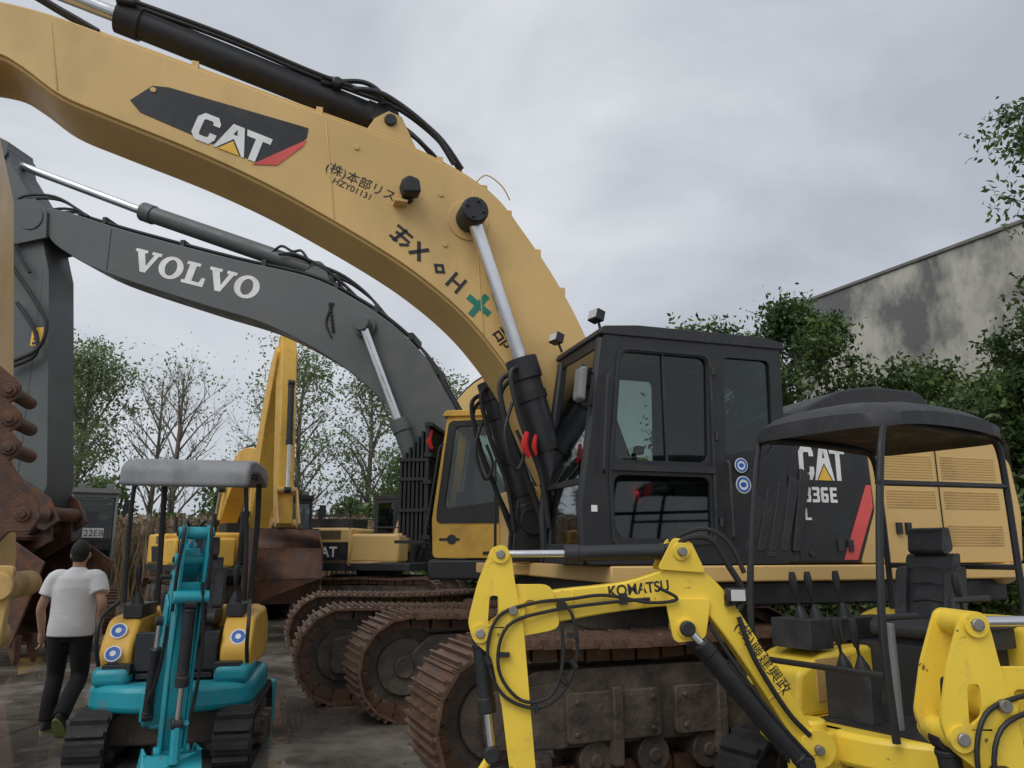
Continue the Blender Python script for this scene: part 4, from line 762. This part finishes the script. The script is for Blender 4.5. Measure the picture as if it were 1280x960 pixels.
def shoe(name,a,pitch):
    T=Matrix.Translation(a)@Matrix.Rotation(pitch,4,'X')
    B=Buf(T);B.loft([((0,.06,-.075),.045,.135),((0,.06,-.05),.046,.137),((0,.045,-.02),.042,.115),((0,.01,.02),.038,.06),((0,-.005,.06),.04,.045)],n=20);B.done(name,SHOE,PR)
    B=Buf(T);B.loft([((0,.06,-.09),.047,.139),((0,.06,-.072),.049,.142)],n=20);B.done(name+'_sole',SOLE,PR)
    B=Buf(T)
    for i in range(4):B.tube([(-.022,.06+i*.018,-.018-i*.005),(.022,.07+i*.018,-.018-i*.005)],.004,n=5)
    B.done(name+'_laces',SOLE,PR)
shoe('left_shoe',aL,0);shoe('right_shoe',aR,math.radians(-48))

# ================================================================== VEGETATION
def leafmat(name,c1,c2,c3,tr=.3):
    m=bpy.data.materials.new(name);m.use_nodes=True;N=m.node_tree.nodes;L=m.node_tree.links;b=N['Principled BSDF'];b.inputs['Roughness'].default_value=.5
    g=N.new('ShaderNodeNewGeometry');r=N.new('ShaderNodeValToRGB');r.color_ramp.elements[0].color=c1+(1,);r.color_ramp.elements[1].color=c3+(1,);e=r.color_ramp.elements.new(.55);e.color=c2+(1,)
    n=N.new('ShaderNodeTexNoise');n.inputs['Scale'].default_value=.9;n.inputs['Detail'].default_value=2;L.new(g.outputs['Position'],n.inputs['Vector'])
    a=N.new('ShaderNodeMath');a.operation='MULTIPLY_ADD';a.inputs[1].default_value=.55;mr=N.new('ShaderNodeMapRange');mr.inputs[1].default_value=.35;mr.inputs[2].default_value=.65;mr.inputs[4].default_value=.45
    L.new(n.outputs['Fac'],mr.inputs[0]);L.new(g.outputs['Random Per Island'],a.inputs[0]);L.new(mr.outputs[0],a.inputs[2]);L.new(a.outputs[0],r.inputs[0])
    L.new(r.outputs[0],b.inputs['Base Color'])
    t=N.new('ShaderNodeBsdfTranslucent');mx=N.new('ShaderNodeMixShader');mx.inputs[0].default_value=tr;L.new(r.outputs[0],t.inputs[0]);L.new(b.outputs[0],mx.inputs[1]);L.new(t.outputs[0],mx.inputs[2]);L.new(mx.outputs[0],N['Material Output'].inputs[0]);return m
LDK=leafmat('camphor_leaves',(.025,.05,.016),(.065,.115,.03),(.18,.24,.06));LLT=leafmat('poplar_leaves',(.12,.16,.07),(.19,.25,.11),(.28,.34,.17),.45);LDR=leafmat('dry_reeds',(.14,.10,.06),(.25,.18,.11),(.34,.26,.16));LGR=leafmat('hedge_leaves',(.05,.08,.03),(.11,.16,.055),(.2,.25,.10),.4)
BARK=M('bark',(.15,.125,.10),.9,dirt=(.25,.23,.2),damt=.6,scale=8,bump=.6,bscale=30)
def leaves(name,P,size,mat,parent,asp=.5):
    n=len(P);d=rng.normal(size=(n,3));d/=np.linalg.norm(d,axis=1)[:,None];e=rng.normal(size=(n,3));e-=d*(e*d).sum(1)[:,None];e/=np.linalg.norm(e,axis=1)[:,None]
    s=(size*rng.uniform(.6,1.3,n))[:,None];nr=np.cross(d,e)
    vs=np.stack([P-d*s*.5,P+e*s*asp*.5+nr*s*.08,P+d*s*.5,P-e*s*asp*.5+nr*s*.08],1).reshape(-1,3)
    me=bpy.data.meshes.new(name);me.vertices.add(4*n);me.vertices.foreach_set('co',vs.ravel());me.loops.add(4*n);me.loops.foreach_set('vertex_index',np.arange(4*n));me.polygons.add(n);me.polygons.foreach_set('loop_start',np.arange(n)*4);me.polygons.foreach_set('loop_total',np.full(n,4));me.update(calc_edges=True);me.validate()
    me.materials.append(mat);o=bpy.data.objects.new(name,me);COL.objects.link(o);o.parent=parent;return o
def tree(name,loc,H,crown_r,base,nclump,perclump,lsize,mat,clr=.5,seed=0,trunk_r=.15,lean=(0,0),sparse=False,zsc=1.0):
    R=random.Random(seed);T=root(name,loc);B=Buf();tips=[]
    top=V((lean[0],lean[1],H*.93));tp=[V((0,0,-.1)),V((lean[0]*.2+R.uniform(-.1,.1),lean[1]*.2,H*.3)),V((lean[0]*.6+R.uniform(-.2,.2),lean[1]*.6,H*.65)),top]
    B.tube(tp,trunk_r,n=8,res=4,radii=[trunk_r*1.2,trunk_r*.85,trunk_r*.5,trunk_r*.12])
    path=crom(tp,8)
    nb=int(14+H)
    for i in range(nb):
        f=base+(1-base)*(i+.5)/nb*.97;p=path[min(int(f*(len(path)-1)),len(path)-1)];a=i*2.4+R.uniform(-.4,.4)
        ff=(f-base)/(1-base);ln=crown_r*(math.sin(math.pi*min(1,ff*.85+.18))**.7)*R.uniform(.65,1.2)
        up_=R.uniform(.9,1.8) if sparse else R.uniform(.25,.9)
        d=V((math.cos(a),math.sin(a),up_)).normalized()
        q=p+d*ln*.5+V((0,0,.0));e=p+d*ln+V((0,0,-.08*ln));r0=trunk_r*(1-f)*.5+.02
        B.tube([p,q,e],r0,n=5,res=2,radii=[r0,r0*.6,r0*.2])
        for k in range(4 if not sparse else 6):
            t=R.uniform(.3,1);s=p.lerp(e,t);dd=(d+V((R.uniform(-1,1),R.uniform(-1,1),R.uniform(-.3,.9)))*.8).normalized();l2=ln*R.uniform(.25,.5);ee=s+dd*l2
            B.tube([s,ee],.012,n=4,radii=[r0*.35,r0*.1]);tips.append(ee);tips.append(s.lerp(ee,.6))
            if sparse:
                for _ in range(2):
                    e3=ee+V((R.uniform(-1,1),R.uniform(-1,1),R.uniform(.2,1.2)))*l2*.5;B.tube([s.lerp(ee,.6),e3],.008,n=3,radii=[r0*.16,r0*.05]);tips.append(e3)
        tips.append(e)
    B.done('trunk_and_limbs',BARK,T)
    R.shuffle(tips);C=np.array([tuple(t) for t in (tips*3)[:nclump]]);C+=rng.normal(size=C.shape)*clr*.4
    rad=rng.uniform(.5,1.2,len(C))*clr
    idx=np.repeat(np.arange(len(C)),perclump);P=C[idx]+rng.normal(size=(len(idx),3))*rad[idx][:,None]*np.array([.5,.5,.38*zsc])
    P=P[P[:,2]>.3];leaves('foliage',P,lsize,mat,T);return T
tree('poplar_tree',(-21.5,38),12.2,3.0,.18,210,38,.22,LLT,.9,1,.2,sparse=True)
tree('poplar_tree',(-24.5,41),12.0,2.8,.2,170,34,.22,LLT,.9,2,.2,sparse=True)
tree('bare_tree',(-16.2,37),11.0,3.2,.28,110,6,.18,LLT,.8,3,.18,sparse=True)
tree('bare_tree',(-18.6,40),11.2,2.8,.3,90,6,.18,LLT,.8,13,.16,sparse=True)
tree('poplar_tree',(-10.2,37),11.6,2.8,.22,160,30,.20,LLT,.9,4,.18,sparse=True)
tree('poplar_tree',(-7.3,39),11.4,2.5,.25,150,28,.20,LLT,.9,5,.18,sparse=True)
tree('bare_tree',(-13.2,42),9.5,2.6,.3,90,12,.18,LLT,.8,6,.15,sparse=True)
tree('poplar_tree',(-4.2,40),11.2,2.6,.2,150,32,.22,LLT,.9,7,.18,sparse=True)
tree('poplar_tree',(-29.5,40),11.5,3.0,.2,170,36,.24,LLT,.9,8,.2,sparse=True)
tree('camphor_tree',(7.1,18.8),8.2,2.0,.16,300,75,.15,LDK,.5,21,.16)
tree('camphor_tree',(4.9,17.8),7.1,1.7,.14,220,75,.15,LDK,.5,27,.14)
tree('camphor_tree',(9.3,17.2),5.9,1.5,.14,190,75,.15,LDK,.5,22,.14)
tree('camphor_tree',(10.9,14.0),7.2,1.8,.08,340,80,.14,LDK,.5,23,.16)
tree('camphor_tree',(8.9,13.6),4.9,1.5,.06,230,75,.14,LDK,.45,26,.12)
tree('camphor_tree',(6.8,15.4),4.4,1.7,.06,220,75,.14,LDK,.45,28,.12)
tree('camphor_tree',(10.3,10.8),9.4,2.4,.48,240,80,.12,LDK,.42,25,.14,lean=(-.3,-.1))
Hd=root('hedge',(0,0))
def band(n,x0,x1,y0,y1,h,fr_=1.2):
    x=rng.uniform(x0,x1,n);y=rng.uniform(y0,y1,n);hh=h*(.75+.25*np.sin(x*fr_)+.15*np.sin(x*fr_*2.7+1));z=rng.uniform(0,1,n)**.7*hh;return np.stack([x,y,z],1)
leaves('foliage',np.concatenate([band(52000,-38,6,33,36,4.9,.9),band(16000,-3,16,24,26,3.8)]),.30,LGR,Hd)
Hb=root('shrubs',(0,0));leaves('foliage',np.concatenate([band(30000,3.5,12.5,14.6,16.6,2.9)]),.15,LDK,Hb)
Rd=root('dry_reeds',(0,0));n=6500;x=rng.uniform(-26,-4,n);y=rng.uniform(26,30.5,n);h=rng.uniform(1.6,2.9,n);a=rng.uniform(0,3.14,n);w=.025;dx=np.cos(a)*w;dy=np.sin(a)*w;lx=rng.normal(0,.25,n);ly=rng.normal(0,.25,n)
vs=np.stack([np.stack([x-dx,y-dy,0*x],1),np.stack([x+dx,y+dy,0*x],1),np.stack([x+lx+dx*.4,y+ly+dy*.4,h],1),np.stack([x+lx-dx*.4,y+ly-dy*.4,h],1)],1).reshape(-1,3)
me=bpy.data.meshes.new('stalks');me.from_pydata(vs.tolist(),[],[(4*i,4*i+1,4*i+2,4*i+3) for i in range(n)]);me.materials.append(LDR);o=bpy.data.objects.new('stalks',me);COL.objects.link(o);o.parent=Rd
P=np.stack([x+lx,y+ly,h-.1],1);leaves('seed_heads',P,.35,LDR,Rd,.25)
# ================================================================== BUILDING
BW=root('concrete_building',(0,0))
CON=M('stained_concrete',(.54,.52,.45),.85,dirt=(.12,.12,.125),damt=.92,scale=.33,bump=.15,bscale=6,streak=.6,dlo=.44,dhi=.56)
p0=V((8.6,22.8,0));p1=V((14.2,11.3,0));d=(p1-p0).normalized();nrm=V((d.y,-d.x,0));nrm=nrm if nrm.x<0 else -nrm
def wbox(B,t0,t1,o0,o1,z0,z1):
    B.add([p0+d*t+nrm*o+V((0,0,z)) for t in(t0,t1) for o in(o0,o1) for z in(z0,z1)],[(0,1,3,2),(4,6,7,5),(0,4,5,1),(2,3,7,6),(0,2,6,4),(1,5,7,3)])
Lw=(p1-p0).length
B=Buf();wbox(B,0,Lw,-6,0,0,8.95);B.done('walls',CON,BW)
B=Buf();wbox(B,-.05,Lw+.05,-6.05,.05,8.95,9.05);B.done('roof_coping',M('coping',(.2,.19,.18),.8,damt=.8,scale=1),BW,bevel=.02)
B=Buf();wbox(B,2,3.2,-.05,.03,4.2,5.6);wbox(B,6,7.2,-.05,.03,4.2,5.6);B.done('windows',BLK,BW)
# ================================================================== GROUND
m=bpy.data.materials.new('wet_concrete');m.use_nodes=True;N=m.node_tree.nodes;L=m.node_tree.links;b=N['Principled BSDF'];b.inputs['Specular IOR Level'].default_value=.6
tc=N.new('ShaderNodeTexCoord')
def noise(sc,det=6,ro=.6):
    n=N.new('ShaderNodeTexNoise');n.inputs['Scale'].default_value=sc;n.inputs['Detail'].default_value=det;n.inputs['Roughness'].default_value=ro;L.new(tc.outputs['Object'],n.inputs['Vector']);return n
n1=noise(.55,3,.5);n2=noise(4,8);n3=noise(24,5)
r=N.new('ShaderNodeValToRGB');r.color_ramp.elements[0].position=.40;r.color_ramp.elements[0].color=(.085,.074,.062,1);r.color_ramp.elements[1].position=.62;r.color_ramp.elements[1].color=(.27,.245,.21,1)
mx=N.new('ShaderNodeMix');mx.data_type='FLOAT';mx.inputs[0].default_value=.35;L.new(n1.outputs['Fac'],mx.inputs[2]);L.new(n2.outputs['Fac'],mx.inputs[3]);L.new(mx.outputs[0],r.inputs[0])
br=N.new('ShaderNodeTexBrick');br.inputs['Scale'].default_value=1;br.inputs['Brick Width'].default_value=4.5;br.inputs['Row Height'].default_value=4.0;br.inputs['Mortar Size'].default_value=.015;br.offset=0;br.inputs['Color1'].default_value=(1,1,1,1);br.inputs['Color2'].default_value=(.88,.88,.88,1);br.inputs['Mortar'].default_value=(.35,.35,.35,1);L.new(tc.outputs['Object'],br.inputs['Vector'])
ml=N.new('ShaderNodeMix');ml.data_type='RGBA';ml.blend_type='MULTIPLY';ml.inputs[0].default_value=1;L.new(r.outputs[0],ml.inputs[6]);L.new(br.outputs['Color'],ml.inputs[7]);L.new(ml.outputs[2],b.inputs['Base Color'])
pm=N.new('ShaderNodeMapRange');pm.inputs[1].default_value=.495;pm.inputs[2].default_value=.54;pm.inputs[3].default_value=.015;pm.inputs[4].default_value=.24;L.new(mx.outputs[0],pm.inputs[0]);L.new(pm.outputs[0],b.inputs['Roughness'])
bp=N.new('ShaderNodeBump');bp.inputs['Distance'].default_value=.004;L.new(n3.outputs['Fac'],bp.inputs['Height']);bs=N.new('ShaderNodeMath');bs.operation='MULTIPLY';bs.inputs[1].default_value=1.6;L.new(pm.outputs[0],bs.inputs[0]);L.new(bs.outputs[0],bp.inputs['Strength']);L.new(bp.outputs[0],b.inputs['Normal'])
B=Buf();B.add([(-400,-100,0),(400,-100,0),(400,900,0),(-400,900,0)],[(0,1,2,3)]);B.done('ground',m)
B=Buf();B.add([(-400,26,.006),(400,26,.006),(400,900,.006),(-400,900,.006)],[(0,1,2,3)]);B.done('grass_field',M('grass',(.06,.08,.03),.9,dirt=(.12,.09,.05),damt=.8,scale=.5))
Gd=root('gravel_debris',(0,0));B=Buf();R=random.Random(4)
for i in range(220):
    x=R.uniform(-7,1);y=R.uniform(5,14);s=R.uniform(.006,.020);B.ell((x,y,s*.3),s,s*R.uniform(.5,1),s*.6,6)
B.done('stones',MUD,Gd)
# ================================================================== WORLD, SUN, CAMERA
w=bpy.data.worlds.new('World');SC.world=w;w.use_nodes=True;N=w.node_tree.nodes;L=w.node_tree.links;bg=N['Background'];bg.inputs[1].default_value=.1
sp=V((-.45,-.75,.95)).normalized();el=math.asin(sp.z);az=math.atan2(sp.x,sp.y)
sk=N.new('ShaderNodeTexSky');sk.sky_type='NISHITA';sk.sun_disc=False;sk.sun_elevation=el;sk.sun_rotation=az
tc=N.new('ShaderNodeTexCoord');mp=N.new('ShaderNodeMapping');mp.inputs['Scale'].default_value=(1,1,2.0);mp.inputs['Location'].default_value=(.35,.2,.1);L.new(tc.outputs['Generated'],mp.inputs[0])
n=N.new('ShaderNodeTexNoise');n.inputs['Scale'].default_value=1.9;n.inputs['Detail'].default_value=5;n.inputs['Roughness'].default_value=.5;n.inputs['Distortion'].default_value=.4;L.new(mp.outputs[0],n.inputs['Vector'])
r=N.new('ShaderNodeValToRGB');r.color_ramp.elements[0].position=.34;r.color_ramp.elements[0].color=(.47,.505,.56,1);r.color_ramp.elements[1].position=.66;r.color_ramp.elements[1].color=(.79,.815,.86,1);L.new(n.outputs['Fac'],r.inputs[0])
vm=N.new('ShaderNodeVectorMath');vm.operation='SCALE';vm.inputs['Scale'].default_value=10;L.new(r.outputs[0],vm.inputs[0])
mx=N.new('ShaderNodeMix');mx.data_type='RGBA';mx.inputs[0].default_value=.94;L.new(sk.outputs[0],mx.inputs[6]);L.new(vm.outputs[0],mx.inputs[7]);L.new(mx.outputs[2],bg.inputs[0])
sl=bpy.data.lights.new('sun','SUN');sl.energy=1.4;sl.angle=math.radians(40);sl.color=(1,.98,.95);so=bpy.data.objects.new('sun',sl);COL.objects.link(so);so.rotation_euler=(-sp).to_track_quat('-Z','Y').to_euler()
cd=bpy.data.cameras.new('camera');cd.lens=27;cd.sensor_width=36;cd.clip_end=2000;co=bpy.data.objects.new('camera',cd);COL.objects.link(co);co.location=(0,0,1.6);co.rotation_euler=(math.radians(90+12.3),0,0);SC.camera=co
SC.view_settings.view_transform='Standard';SC.view_settings.look='None';SC.view_settings.exposure=0
